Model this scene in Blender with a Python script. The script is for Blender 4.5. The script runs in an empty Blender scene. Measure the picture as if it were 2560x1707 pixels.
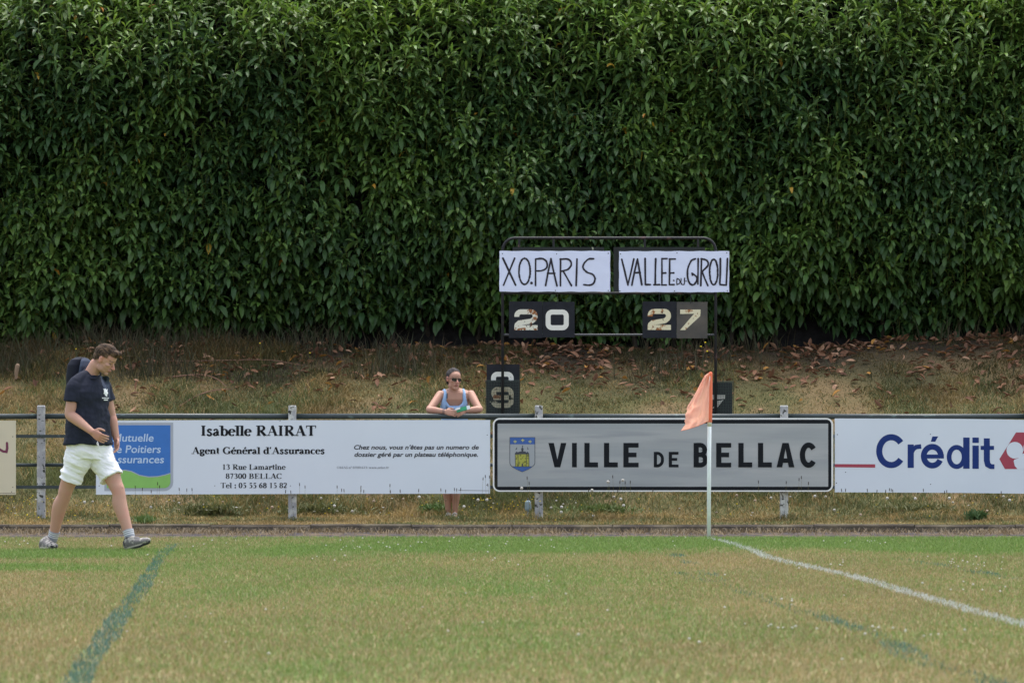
import bpy, math, random
import numpy as np
from mathutils import Vector, Matrix
from mathutils.bvhtree import BVHTree

random.seed(7)
RNG = np.random.default_rng(11)
SC = bpy.context.scene

# ------------------------------------------------------------------ camera
F = 14760.0          # focal length in pixels of a 2560 px wide frame
CAM_H = 1.08
HOR = 1059.0
CX = 1280.0
cam_d = bpy.data.cameras.new("camera")
cam = bpy.data.objects.new("camera", cam_d)
SC.collection.objects.link(cam)
cam.location = (0, 0, CAM_H)
cam.rotation_euler = (math.radians(90), 0, 0)
cam_d.sensor_width = 36.0
cam_d.lens = F / 2560.0 * 36.0
cam_d.shift_y = (HOR - 853.5) / 2560.0
cam_d.clip_start = 0.5
cam_d.clip_end = 3000
cam_d.dof.use_dof = True
cam_d.dof.focus_distance = 56.0
cam_d.dof.aperture_fstop = 9.0
SC.camera = cam

# ------------------------------------------------------------------ light
SUN_EL, SUN_AZ = math.radians(70), math.radians(15)   # high, from behind the hedge and a little right
w = bpy.data.worlds.new("World")
SC.world = w
w.use_nodes = True
nt = w.node_tree
sky = nt.nodes.new("ShaderNodeTexSky")
sky.sky_type = 'NISHITA'
sky.sun_disc = False
sky.sun_elevation = SUN_EL
sky.sun_rotation = SUN_AZ
sky.dust_density = 3.0
sky.ozone_density = 1.0
hs = nt.nodes.new("ShaderNodeHueSaturation")
hs.inputs['Saturation'].default_value = 0.52
nt.links.new(sky.outputs[0], hs.inputs['Color'])
bg = nt.nodes['Background']
nt.links.new(hs.outputs[0], bg.inputs['Color'])
bg.inputs['Strength'].default_value = 0.15
sl = bpy.data.lights.new("sun", 'SUN')
sl.energy = 1.1
sl.angle = math.radians(45)
sl.color = (1.0, 0.96, 0.90)
so = bpy.data.objects.new("sun", sl)
SC.collection.objects.link(so)
sd = Vector((math.sin(SUN_AZ) * math.cos(SUN_EL), math.cos(SUN_AZ) * math.cos(SUN_EL), math.sin(SUN_EL)))
so.rotation_euler = (-sd).to_track_quat('-Z', 'Y').to_euler()
so.location = sd * 40
SC.view_settings.view_transform = 'Standard'
SC.view_settings.look = 'None'
SC.view_settings.exposure = 1.45
SC.view_settings.gamma = 1.0
SC.cycles.max_bounces = 6
SC.cycles.use_denoising = True

# ------------------------------------------------------------------ helpers
def P(px, py, D=60.0):
    """a pixel of the photograph at distance D, as a point of the place"""
    return Vector(((px - CX) * D / F, D, CAM_H - (py - HOR) * D / F))

def S(col):
    return tuple(c for c in col)

BASE = {}
def link(o, parent=None):
    SC.collection.objects.link(o)
    if parent is not None:
        o.parent = parent
        BASE[o.name] = BASE[parent.name]
    else:
        BASE[o.name] = Vector((0, 0, 0))
    return o

def thing(name, label, cat, loc, group=None, kind=None):
    o = bpy.data.objects.new(name, None)
    SC.collection.objects.link(o)
    o.empty_display_size = 0.1
    o.location = loc
    BASE[o.name] = Vector(loc)
    o['label'] = label
    o['category'] = cat
    if group: o['group'] = group
    return o

def tag(o, label=None, cat=None, group=None, kind=None):
    if label: o['label'] = label
    if cat: o['category'] = cat
    if group: o['group'] = group
    if kind: o['kind'] = kind
    return o

def nmesh(name, V, Fs, mats, parent=None, cols=None, smooth=False, mi=None):
    """V (n,3) world coordinates; Fs: (m,k) array or list of arrays/tuples"""
    V = np.asarray(V, dtype=np.float64)
    if parent is not None:
        V = V - np.array(BASE[parent.name])[None, :]
    me = bpy.data.meshes.new(name)
    if isinstance(Fs, np.ndarray):
        m, k = Fs.shape
        me.vertices.add(len(V)); me.vertices.foreach_set("co", V.astype(np.float32).ravel())
        me.loops.add(m * k); me.loops.foreach_set("vertex_index", Fs.astype(np.int32).ravel())
        me.polygons.add(m)
        me.polygons.foreach_set("loop_start", np.arange(0, m * k, k, dtype=np.int32))
        me.update(calc_edges=True)
    else:
        me.from_pydata([tuple(v) for v in V], [], [tuple(int(i) for i in f) for f in Fs])
        me.update()
    if cols is not None:
        a = me.color_attributes.new("Col", 'FLOAT_COLOR', 'POINT')
        c = np.ones((len(V), 4), np.float32); c[:, :3] = cols
        a.data.foreach_set("color", c.ravel())
    for mt in (mats if isinstance(mats, (list, tuple)) else [mats]):
        me.materials.append(mt)
    if mi is not None:
        me.polygons.foreach_set("material_index", np.asarray(mi, np.int32))
    if smooth:
        me.polygons.foreach_set("use_smooth", np.ones(len(me.polygons), bool))
    o = bpy.data.objects.new(name, me)
    return link(o, parent)

class MB:
    """collects shapes for one mesh"""
    def __init__(s): s.V = []; s.F = []; s.n = 0
    def add(s, V, Fs):
        V = [tuple(v) for v in V]
        s.V += V
        s.F += [tuple(i + s.n for i in f) for f in Fs]
        s.n += len(V)
        return s
    def box(s, x0, x1, y0, y1, z0, z1):
        V = [(x, y, z) for z in (z0, z1) for y in (y0, y1) for x in (x0, x1)]
        return s.add(V, [(0, 2, 3, 1), (4, 5, 7, 6), (0, 1, 5, 4), (2, 6, 7, 3), (0, 4, 6, 2), (1, 3, 7, 5)])
    def tube(s, pts, r, n=10, flat=False):
        s.add(*tube(pts, r, n, round_ends=not flat))
        return s
    def build(s, name, mat, parent=None, smooth=False, cols=None):
        return nmesh(name, s.V, s.F, mat, parent, cols=cols, smooth=smooth)

def frames(pts):
    pts = [Vector(p) for p in pts]
    T = []
    for i in range(len(pts)):
        a = pts[max(i - 1, 0)]; b = pts[min(i + 1, len(pts) - 1)]
        T.append((b - a).normalized())
    u = T[0].orthogonal().normalized()
    out = []
    for t in T:
        u = (u - t * u.dot(t))
        if u.length < 1e-6: u = t.orthogonal()
        u.normalize()
        out.append((t, u, t.cross(u)))
    return out

def tube(pts, r, n=10, round_ends=True):
    pts = [Vector(p) for p in pts]
    if not hasattr(r, '__len__'): r = [r] * len(pts)
    fr = frames(pts)
    rings = []
    if round_ends:
        t = fr[0][0]
        for a in (80, 50, 25):
            rings.append((pts[0] - t * r[0] * math.sin(math.radians(a)), r[0] * math.cos(math.radians(a)), fr[0]))
    for p, q, f in zip(pts, r, fr): rings.append((p, q, f))
    if round_ends:
        t = fr[-1][0]
        for a in (25, 50, 80):
            rings.append((pts[-1] + t * r[-1] * math.sin(math.radians(a)), r[-1] * math.cos(math.radians(a)), fr[-1]))
    V = []; Fs = []
    for p, q, (t, u, v) in rings:
        for k in range(n):
            a = 2 * math.pi * k / n
            V.append(p + u * q * math.cos(a) + v * q * math.sin(a))
    m = len(rings)
    for i in range(m - 1):
        for k in range(n):
            k2 = (k + 1) % n
            Fs.append((i * n + k, i * n + k2, (i + 1) * n + k2, (i + 1) * n + k))
    Fs.append(tuple(range(n - 1, -1, -1)))
    Fs.append(tuple((m - 1) * n + k for k in range(n)))
    return V, Fs

def spline(pts, rad, sub=6):
    """Catmull-Rom through points with radii"""
    pts = [Vector(p) for p in pts]
    if not hasattr(rad, '__len__'): rad = [rad] * len(pts)
    P_ = [pts[0] * 2 - pts[1]] + pts + [pts[-1] * 2 - pts[-2]]
    R_ = [rad[0]] + list(rad) + [rad[-1]]
    op = []; orr = []
    for i in range(1, len(P_) - 2):
        for k in range(sub):
            t = k / sub
            def cr(a, b, c, d):
                return 0.5 * ((2 * b) + (c - a) * t + (2 * a - 5 * b + 4 * c - d) * t * t + (3 * b - a - 3 * c + d) * t ** 3)
            op.append(cr(*P_[i - 1:i + 3])); orr.append(cr(*R_[i - 1:i + 3]))
    op.append(pts[-1]); orr.append(rad[-1])
    return op, orr

def limb(pts, rad, n=16, sub=6):
    a, b = spline(pts, rad, sub)
    return tube(a, b, n)

def ellipsoid(c, r, M=None, n=20, m=12):
    V = []; Fs = []
    c = Vector(c)
    for i in range(m + 1):
        th = math.pi * (i + 0.02 if i == 0 else (i - 0.02 if i == m else i)) / m
        for k in range(n):
            ph = 2 * math.pi * k / n
            v = Vector((r[0] * math.sin(th) * math.cos(ph), r[1] * math.sin(th) * math.sin(ph), r[2] * math.cos(th)))
            if M is not None: v = M @ v
            V.append(c + v)
    for i in range(m):
        for k in range(n):
            k2 = (k + 1) % n
            Fs.append((i * n + k, (i + 1) * n + k, (i + 1) * n + k2, i * n + k2))
    Fs.append(tuple(range(n))); Fs.append(tuple(m * n + k for k in range(n - 1, -1, -1)))
    return V, Fs

def loft(rings, n=28, e=2.0):
    """rings: (center, uvec(with length), vvec(with length))"""
    V = []; Fs = []
    for c, u, v in rings:
        c, u, v = Vector(c), Vector(u), Vector(v)
        for k in range(n):
            a = 2 * math.pi * k / n
            ca, sa = math.cos(a), math.sin(a)
            V.append(c + u * math.copysign(abs(ca) ** (2 / e), ca) + v * math.copysign(abs(sa) ** (2 / e), sa))
    m = len(rings)
    for i in range(m - 1):
        for k in range(n):
            k2 = (k + 1) % n
            Fs.append((i * n + k, i * n + k2, (i + 1) * n + k2, (i + 1) * n + k))
    Fs.append(tuple(range(n - 1, -1, -1)))
    Fs.append(tuple((m - 1) * n + k for k in range(n)))
    return V, Fs

def union(mb, voxel=0.005, smooth=3):
    """one continuous closed surface around all shapes of mb: (V array, F array)"""
    me = bpy.data.meshes.new("tmp")
    me.from_pydata(mb.V, [], mb.F)
    me.update()
    import bmesh
    bm = bmesh.new(); bm.from_mesh(me)
    bmesh.ops.recalc_face_normals(bm, faces=bm.faces)
    bm.to_mesh(me); bm.free()
    o = bpy.data.objects.new("tmp", me)
    SC.collection.objects.link(o)
    r = o.modifiers.new("r", 'REMESH'); r.mode = 'VOXEL'; r.voxel_size = voxel
    s = o.modifiers.new("s", 'SMOOTH'); s.factor = 0.5; s.iterations = smooth
    dg = bpy.context.evaluated_depsgraph_get()
    ev = bpy.data.meshes.new_from_object(o.evaluated_get(dg))
    V = np.empty(len(ev.vertices) * 3, np.float32); ev.vertices.foreach_get("co", V); V = V.reshape(-1, 3).astype(float)
    N = np.empty(len(ev.vertices) * 3, np.float32); ev.vertices.foreach_get("normal", N); N = N.reshape(-1, 3)
    Fs = [tuple(p.vertices) for p in ev.polygons]
    bpy.data.objects.remove(o); bpy.data.meshes.remove(me); bpy.data.meshes.remove(ev)
    return V, N, Fs

# --- noise in numpy
def _h(ix, iy, iz, seed):
    n = (ix * 374761393 + iy * 668265263 + iz * 2147483647 + seed * 1274126177) & 0xffffffff
    n = (n ^ (n >> 13)) * 1274126177 & 0xffffffff
    n = n ^ (n >> 16)
    return (n & 0xffff) / 65535.0

def noise(x, y, z=0.0, seed=0, octv=3):
    x = np.asarray(x, float); y = np.asarray(y, float); z = np.asarray(z, float) + 0 * x
    tot = 0; amp = 1; s = 0
    for o in range(octv):
        ix, iy, iz = np.floor(x).astype(np.int64), np.floor(y).astype(np.int64), np.floor(z).astype(np.int64)
        fx, fy, fz = x - ix, y - iy, z - iz
        fx, fy, fz = [f * f * (3 - 2 * f) for f in (fx, fy, fz)]
        v = 0
        for dx in (0, 1):
            for dy in (0, 1):
                for dz in (0, 1):
                    v = v + _h(ix + dx, iy + dy, iz + dz, seed + o) * (fx if dx else 1 - fx) * (fy if dy else 1 - fy) * (fz if dz else 1 - fz)
        tot = tot + v * amp; s += amp; amp *= 0.5
        x, y, z = x * 2.03, y * 2.03, z * 2.03
    return tot / s

def sstep(a, b, x):
    t = np.clip((x - a) / (b - a), 0, 1)
    return t * t * (3 - 2 * t)

def lerp(a, b, t):
    t = np.asarray(t)[..., None]
    return np.asarray(a) * (1 - t) + np.asarray(b) * t

# --- materials
def mat(name, col=(.5, .5, .5), rough=0.7, spec=0.3, attr=False, noise_amt=0.0, noise_scale=8.0, col2=None, lo=0.4, hi=0.6,
        stretch=(1, 1, 1), transl=0.0, metal=0.0, bump=0.0, bump_scale=60.0, col3=None, lo3=.6, hi3=.7, scale3=30.0):
    m = bpy.data.materials.new(name)
    m.use_nodes = True
    N = m.node_tree.nodes; L = m.node_tree.links
    b = N['Principled BSDF']
    b.inputs['Roughness'].default_value = rough
    b.inputs['Specular IOR Level'].default_value = spec
    b.inputs['Metallic'].default_value = metal
    tc = N.new('ShaderNodeTexCoord'); mp = N.new('ShaderNodeMapping'); mp.inputs['Scale'].default_value = stretch
    geo = N.new('ShaderNodeNewGeometry')
    L.new(geo.outputs['Position'], mp.inputs['Vector'])
    if attr:
        a = N.new('ShaderNodeAttribute'); a.attribute_name = "Col"; src = a.outputs['Color']
    else:
        r = N.new('ShaderNodeRGB'); r.outputs[0].default_value = (*col, 1); src = r.outputs[0]
    def blend(src, c2, scale, lo, hi):
        n = N.new('ShaderNodeTexNoise'); n.inputs['Scale'].default_value = scale; n.inputs['Detail'].default_value = 5
        L.new(mp.outputs[0], n.inputs['Vector'])
        mr = N.new('ShaderNodeMapRange'); mr.inputs['From Min'].default_value = lo; mr.inputs['From Max'].default_value = hi
        L.new(n.outputs['Fac'], mr.inputs['Value'])
        mx = N.new('ShaderNodeMix'); mx.data_type = 'RGBA'
        L.new(mr.outputs[0], mx.inputs['Factor']); L.new(src, mx.inputs['A']); mx.inputs['B'].default_value = (*c2, 1)
        return mx.outputs['Result']
    if col2 is not None: src = blend(src, col2, noise_scale, lo, hi)
    if col3 is not None: src = blend(src, col3, scale3, lo3, hi3)
    if noise_amt:
        n = N.new('ShaderNodeTexNoise'); n.inputs['Scale'].default_value = noise_scale * 1.7; n.inputs['Detail'].default_value = 6
        L.new(mp.outputs[0], n.inputs['Vector'])
        mr = N.new('ShaderNodeMapRange'); mr.inputs['From Min'].default_value = .25; mr.inputs['From Max'].default_value = .75
        mr.inputs['To Min'].default_value = 1 - noise_amt; mr.inputs['To Max'].default_value = 1 + noise_amt
        L.new(n.outputs['Fac'], mr.inputs['Value'])
        vm = N.new('ShaderNodeVectorMath'); vm.operation = 'SCALE'
        L.new(src, vm.inputs[0]); L.new(mr.outputs[0], vm.inputs['Scale']); src = vm.outputs[0]
    L.new(src, b.inputs['Base Color'])
    if bump:
        n = N.new('ShaderNodeTexNoise'); n.inputs['Scale'].default_value = bump_scale; n.inputs['Detail'].default_value = 6
        L.new(geo.outputs['Position'], n.inputs['Vector'])
        bp = N.new('ShaderNodeBump'); bp.inputs['Strength'].default_value = bump; bp.inputs['Distance'].default_value = 0.01
        L.new(n.outputs['Fac'], bp.inputs['Height']); L.new(bp.outputs[0], b.inputs['Normal'])
    if transl:
        t = N.new('ShaderNodeBsdfTranslucent'); mx = N.new('ShaderNodeMixShader'); mx.inputs[0].default_value = transl
        L.new(src, t.inputs['Color']); L.new(b.outputs[0], mx.inputs[1]); L.new(t.outputs[0], mx.inputs[2])
        L.new(mx.outputs[0], N['Material Output'].inputs['Surface'])
    return m

M_grass = mat("grass_blades", attr=True, rough=0.6, spec=0.25, transl=0.25)
M_leaf = mat("laurel_leaf", attr=True, rough=0.40, spec=0.28, transl=0.24)
M_soil = mat("soil", attr=True, rough=0.95, spec=0.1, noise_amt=0.35, noise_scale=30, bump=0.6, bump_scale=40)
M_litter = mat("dead_leaf", attr=True, rough=0.75, spec=0.2, transl=0.1)
M_gravel = mat("cinder_gravel", (.055, .050, .052), 0.95, 0.05, col2=(.11, .085, .062), noise_scale=6, lo=.42, hi=.6, stretch=(1, .25, 1), noise_amt=.3, bump=.8, bump_scale=60)
M_kerb = mat("kerb_concrete", (.07, .06, .05), 0.95, 0.1, col2=(.16, .135, .09), noise_scale=3, lo=.45, hi=.7, noise_amt=.3, bump=.6, bump_scale=80)
M_post = mat("weathered_concrete", (.33, .33, .335), 0.9, 0.2, col2=(.52, .52, .48), noise_scale=9, lo=.5, hi=.62, col3=(.05, .05, .045), lo3=.57, hi3=.63, scale3=22, noise_amt=.15, bump=.5)
M_rail = mat("dark_green_rail_paint", (.022, .034, .036), 0.45, 0.5, col2=(.10, .15, .14), noise_scale=14, lo=.62, hi=.75, stretch=(.5, 1, 1), noise_amt=.2)
M_boardw = mat("pale_blue_white_board", (.67, .72, .78), 0.5, 0.3, col2=(.64, .69, .755), noise_scale=1.2, lo=.35, hi=.7, noise_amt=.02)
M_cream = mat("cream_board", (.60, .54, .39), 0.6, 0.3, noise_amt=.04, noise_scale=2)
M_signw = mat("white_enamel", (.78, .78, .76), 0.5, 0.4, noise_amt=.05)
M_signk = mat("black_enamel", (.010, .012, .015), 0.6, 0.12, noise_amt=.2)
M_signg = mat("weathered_grey_painted_reflections", (.325, .345, .35), 0.5, 0.25, col2=(.40, .41, .405), noise_scale=2.2, lo=.4, hi=.62, stretch=(.28, 1, 3.2), col3=(.30, .315, .325), lo3=.56, hi3=.72, scale3=3.5, noise_amt=.05)  # level streaks paint soft reflections into the weathered grey
M_tblack = mat("black_lettering", (.014, .015, .018), 0.7, 0.1)
M_tgrey = mat("dark_grey_lettering", (.035, .035, .04), 0.7, 0.1)
M_tlight = mat("faded_grey_lettering", (.2, .21, .24), 0.6, 0.3)
M_blue = mat("logo_blue", (.045, .17, .49), 0.5, 0.3, noise_amt=.05)
M_green = mat("logo_green", (.24, .49, .12), 0.5, 0.3, noise_amt=.05)
M_silver = mat("logo_silver", (.38, .41, .46), 0.5, 0.3)
M_ltext = mat("logo_text_pale", (.47, .60, .76), 0.5, 0.3)
M_navy = mat("navy_lettering", (.018, .04, .17), 0.6, 0.12)
M_red = mat("faded_red_paint", (.36, .055, .085), 0.5, 0.3)
M_plum = mat("plum_paint", (.16, .035, .07), 0.5, 0.3)
M_tube = mat("black_steel_tube", (.014, .014, .017), 0.55, 0.3, col2=(.10, .05, .05), noise_scale=7, lo=.6, hi=.7, noise_amt=.2)
M_tubeg = mat("grey_steel_tube", (.055, .058, .065), 0.5, 0.3, noise_amt=.2)
M_panel = mat("dark_painted_panel", (.015, .017, .018), 0.6, 0.3, col2=(.36, .36, .27), noise_scale=11, lo=.66, hi=.7, noise_amt=.2)
M_paper = mat("white_paper", (.69, .72, .90), 0.8, 0.2, noise_amt=.03, noise_scale=6, bump=.25, bump_scale=10)
M_marker = mat("black_marker", (.02, .015, .025), 0.6, 0.3)
M_plate = mat("dark_number_plate", (.014, .015, .021), 0.6, 0.2, noise_amt=.25, noise_scale=9)
M_plateb = mat("worn_number_plate", (.05, .045, .042), 0.55, 0.4, col2=(.09, .075, .062), noise_scale=4, lo=.4, hi=.65, noise_amt=.2)
M_digit = mat("white_digit", (.68, .65, .55), 0.6, 0.3, col2=(.26, .09, .025), noise_scale=16, lo=.57, hi=.62, col3=(.03, .02, .015), lo3=.64, hi3=.66, scale3=34)
M_digitc = mat("clean_digit", (.72, .70, .64), 0.6, 0.3, col2=(.22, .08, .025), noise_scale=30, lo=.70, hi=.72)
M_digity = mat("yellowed_digit", (.68, .61, .42), 0.6, 0.3, col2=(.32, .12, .035), noise_scale=15, lo=.56, hi=.62, col3=(.035, .022, .015), lo3=.64, hi3=.66, scale3=30)
M_wire = mat("green_wire", (.055, .075, .06), 0.5, 0.4)
M_pole = mat("white_pole", (.72, .75, .76), 0.45, 0.4, noise_amt=.06, noise_scale=14)
M_flag = mat("salmon_flag_cloth", (.88, .48, .37), 0.8, 0.1, transl=.45, noise_amt=.04)
M_flagd = mat("orange_flag_hem", (.85, .23, .13), 0.8, 0.1, transl=.2)
M_skin = mat("skin", attr=True, rough=0.55, spec=0.3)
M_hair = mat("hair", attr=True, rough=0.75, spec=0.12)
M_shirt = mat("navy_shirt", (.018, .021, .035), 0.85, 0.15, noise_amt=.2, noise_scale=20, bump=1.0, bump_scale=9)
M_shorts = mat("white_shorts", (.82, .81, .85), 0.85, 0.15, noise_amt=.04, bump=.9, bump_scale=11)
M_sock = mat("sock", attr=True, rough=0.9, spec=0.1)
M_shoe = mat("grey_shoe", (.16, .15, .15), 0.8, 0.2, col2=(.34, .32, .29), noise_scale=22, lo=.5, hi=.54, col3=(.03, .03, .035), lo3=.58, hi3=.62, scale3=15)
M_sole = mat("shoe_sole", (.02, .02, .022), 0.7, 0.3)
M_midsole = mat("pale_midsole", (.42, .38, .34), 0.7, 0.3)
M_bag = mat("backpack_fabric", (.012, .014, .024), 0.8, 0.2, noise_amt=.2)
M_bagb = mat("slate_strap", (.045, .058, .095), 0.8, 0.2, noise_amt=.15)
M_print = mat("white_print", (.66, .68, .70), 0.8, 0.1)
M_tank = mat("light_blue_cotton", (.27, .40, .60), 0.85, 0.15, noise_amt=.05, noise_scale=20)
M_strap = mat("navy_strap", (.02, .05, .10), 0.8, 0.2)
M_glass = mat("dark_sunglasses", (.008, .008, .01), 0.15, 0.6)
M_mouth = mat("lips", (.34, .12, .10), 0.5, 0.3)
M_dark = mat("eye_dark", (.03, .02, .018), 0.4, 0.4)
M_greenp = mat("green_carton", (.03, .25, .12), 0.5, 0.3)
M_white = mat("white_item", (.6, .62, .62), 0.6, 0.3)
M_stone = mat("grey_wall_stone", (.20, .19, .19), 0.9, 0.2, col2=(.12, .11, .11), noise_scale=4, noise_amt=.3, bump=.6)
M_bark = mat("bark", (.030, .024, .018), 0.9, 0.2, noise_amt=.3, noise_scale=20)
M_twig = mat("dry_twig", (.22, .12, .085), 0.85, 0.2, noise_amt=.2)
M_flower = mat("flowers", attr=True, rough=0.8, spec=0.1, transl=.15)

# ------------------------------------------------------------------ terrain
def bank_z(X, D):
    X = np.asarray(X, float); D = np.asarray(D, float)
    z = 0.08 + 0.02 * sstep(58.8, 60.0, D) + 0.03 * (D > 60) * np.clip(D - 60, 0, 1)
    z = z + np.clip(D - 60.9, 0, None) * 0.355 * (D < 66) + (D >= 66) * (1.81 + (D - 66) * .05)
    bumps = (noise(X * .7, D * .7, seed=5) - .5) * .22 + (noise(X * 3, D * 3, seed=6) - .5) * .07
    return z + bumps * sstep(60.2, 61.8, D)

g = MB(); g.add([(-900, -300, -.03), (900, -300, -.03), (900, 2200, -.03), (-900, 2200, -.03)], [(0, 1, 2, 3)])
M_ground = mat("ground_turf", (.12, .12, .045), 0.95, 0.1, col2=(.20, .165, .08), noise_scale=.5)
tag(g.build("ground", M_ground), kind='structure')

def patch(X, D):
    """share of green in the turf, 0..1"""
    n = noise(X * .55, D * .13, seed=21, octv=4)
    n2 = noise(X * 2.2, D * .5, seed=22)
    gg = .31 + (n - .5) * (1.2 + .6 * (D > 47)) + (n2 - .5) * .5
    band = sstep(47.8, 50.2, D + (n2 - .5) * 2) * sstep(-2.2, 1.0, X + (n - .5) * 2)
    gg = gg + .85 * band
    left = sstep(-1.8, -3.6, X) * (sstep(42.3, 43.2, D) * sstep(45.4, 44.6, D) + sstep(46.2, 47.0, D) * sstep(50.6, 49.5, D))
    gg = gg + .62 * left
    gg = gg + .28 * sstep(46.5, 51, D) * (1 - band)
    return np.clip(gg, 0, 1)

def unproj(px, py, z=0.02):
    D = F * (CAM_H - z) / (py - HOR)
    return (px - CX) * D / F, D

def seg_dist(X, D, pts):
    best = np.full(X.shape, 1e9); w_at = np.zeros(X.shape)
    for (x0, d0, w0), (x1, d1, w1) in zip(pts[:-1], pts[1:]):
        dx, dd = x1 - x0, d1 - d0
        t = np.clip(((X - x0) * dx + (D - d0) * dd) / (dx * dx + dd * dd), 0, 1)
        q = np.hypot(X - x0 - t * dx, D - d0 - t * dd)
        w_at = np.where(q < best, w0 + (w1 - w0) * t, w_at); best = np.minimum(best, q)
    return best, w_at

white_px = [(1772, 1346, .03), (1804, 1351, .035), (1886, 1376, .05), (1910, 1388, .055), (1967, 1402, .06), (2049, 1419, .06), (2131, 1437, .06), (2212, 1460, .06), (2294, 1484, .06), (2376, 1506, .06), (2457, 1529, .06), (2560, 1556, .06), (2760, 1612, .06)]
green_px = [(150, 1790, .07), (190, 1707, .066), (223, 1640, .06), (258, 1599, .06), (286, 1553, .06), (313, 1518, .055), (354, 1469, .06), (367, 1444, .055), (381, 1422, .05), (392, 1401, .045), (408, 1382, .045), (438, 1360, .05)]
faint_px = [(1700, 1430, .05), (1880, 1482, .06), (1975, 1513, .06), (2060, 1540, .05), (2160, 1570, .06), (2230, 1603, .07), (2290, 1640, .08), (2390, 1672, .07), (2480, 1700, .08), (2600, 1740, .07)]
faint2_px = [(2270, 1398, .06), (2340, 1408, .06), (2450, 1428, .06), (2580, 1452, .06)]
faint3_px = [(1690, 1385, .06), (1760, 1425, .06), (1800, 1450, .06)]
def wl(pxs): return [(*unproj(a, b), c) for a, b, c in pxs]
LW, LG, LF, LF2, LF3 = map(wl, (white_px, green_px, faint_px, faint2_px, faint3_px))

def turf_colour(X, D, r1, r2):
    """albedo of a blade (or of the thatch) rooted at X, D"""
    gg = patch(X, D)
    dry = lerp((.315, .245, .118), (.222, .184, .082), noise(X * 1.3, D * .35, seed=31))
    dry = lerp(dry, (.40, .33, .18), (r1 > .8) * .6)
    grn = lerp((.12, .185, .045), (.175, .255, .065), r2)
    isg = r1 < (.18 + .8 * gg)
    c = np.where(isg[..., None], lerp(grn, dry, .25 * (1 - gg)), dry)
    return c

def paint(X, D, c, r):
    wob = (noise(X * 9, D * 2.0, seed=41) - .5) * .05
    d, wd = seg_dist(X, D, LW)
    k = (d + wob * .7 < wd * .95) & (r < .78)
    c = np.where(k[..., None], lerp((.34, .36, .33), (.52, .53, .50), r), c)
    d, wd = seg_dist(X, D, LG)
    n = noise(X * 7, D * .9, seed=43)
    k = (d + wob < wd) & (r < .30 + .55 * sstep(.25, .6, n)) & (r < .85 - .4 * sstep(43, 50, D))
    gp = lerp((.055, .135, .095), (.14, .20, .165), r)
    c = np.where(k[..., None], gp, c)
    for pts, th in ((LF, .25), (LF2, .30), (LF3, .42)):
        d, wd = seg_dist(X, D, pts)
        n = noise(X * 1.7 + 3, D * .85, seed=44, octv=2)
        k = (d + wob < wd) & (n > th) & (r < .16 + .45 * sstep(.42, .62, n))
        c = np.where(k[..., None], gp, c)
    return c

def sheet(name, x0, x1, d0, d1, nx, nd, zf, m, colf=None, kind='structure'):
    xs = np.linspace(x0, x1, nx); ds = np.linspace(d0, d1, nd)
    X, D = np.meshgrid(xs, ds)
    Z = zf(X, D) + 0 * X
    V = np.stack([X, D, Z], -1).reshape(-1, 3)
    i = np.arange(nx * nd).reshape(nd, nx)
    Fq = np.stack([i[:-1, :-1], i[:-1, 1:], i[1:, 1:], i[1:, :-1]], -1).reshape(-1, 4)
    cols = colf(X, D).reshape(-1, 3) if colf else None
    return tag(nmesh(name, V, Fq, m, cols=cols, smooth=True), kind=kind)

M_turf = mat("turf_thatch", attr=True, rough=.95, spec=.1, noise_amt=.3, noise_scale=40)
sheet("pitch", -30, 30, -20, 55.25, 160, 240, lambda X, D: 0 * X, M_turf,
      lambda X, D: turf_colour(X, D, RNG.random(X.shape), RNG.random(X.shape)) * .75)
sheet("running_track", -30, 30, 55.25, 58.66, 100, 12, lambda X, D: .004 + (noise(X * 2, D * 2, seed=3) - .5) * .012 * sstep(55.25, 55.6, D), M_gravel)

def bank_col(X, D):
    n = noise(X * 1.1, D * 1.1, seed=51, octv=4)
    c = lerp((.16, .115, .06), (.10, .095, .04), sstep(.35, .6, n))
    c = lerp(c, (.040, .030, .022), sstep(64.2, 66.0, D + (n - .5) * 2.0))  # soil darkened towards the hedge, painting the shade beneath it
    return c
xs_far = 30
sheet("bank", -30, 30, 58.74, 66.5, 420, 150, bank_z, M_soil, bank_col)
sheet("ground_behind_hedge", -60, 60, 66.5, 120, 60, 30, lambda X, D: 1.96 + (D - 66.5) * .05 + (noise(X * .7, D * .7, seed=5) - .5) * .2, M_ground)

kb = MB()
x = -24.0
while x < 24:                       # kerb stones, a metre each
    dz = random.uniform(-.006, .006)
    x1 = x + 1.0
    ring = []
    V = []
    for xx in (x + .004, x1 - .004):
        V += [(xx, 58.66, -.02), (xx, 58.66, .062 + dz), (xx, 58.675, .078 + dz), (xx, 58.745, .08 + dz), (xx, 58.745, -.02)]
    kb.add(V, [(0, 1, 6, 5), (1, 2, 7, 6), (2, 3, 8, 7), (3, 4, 9, 8), (0, 4, 3, 2, 1), (5, 6, 7, 8, 9)])
    x = x1
tag(kb.build("kerb", M_kerb), kind='structure')

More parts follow.
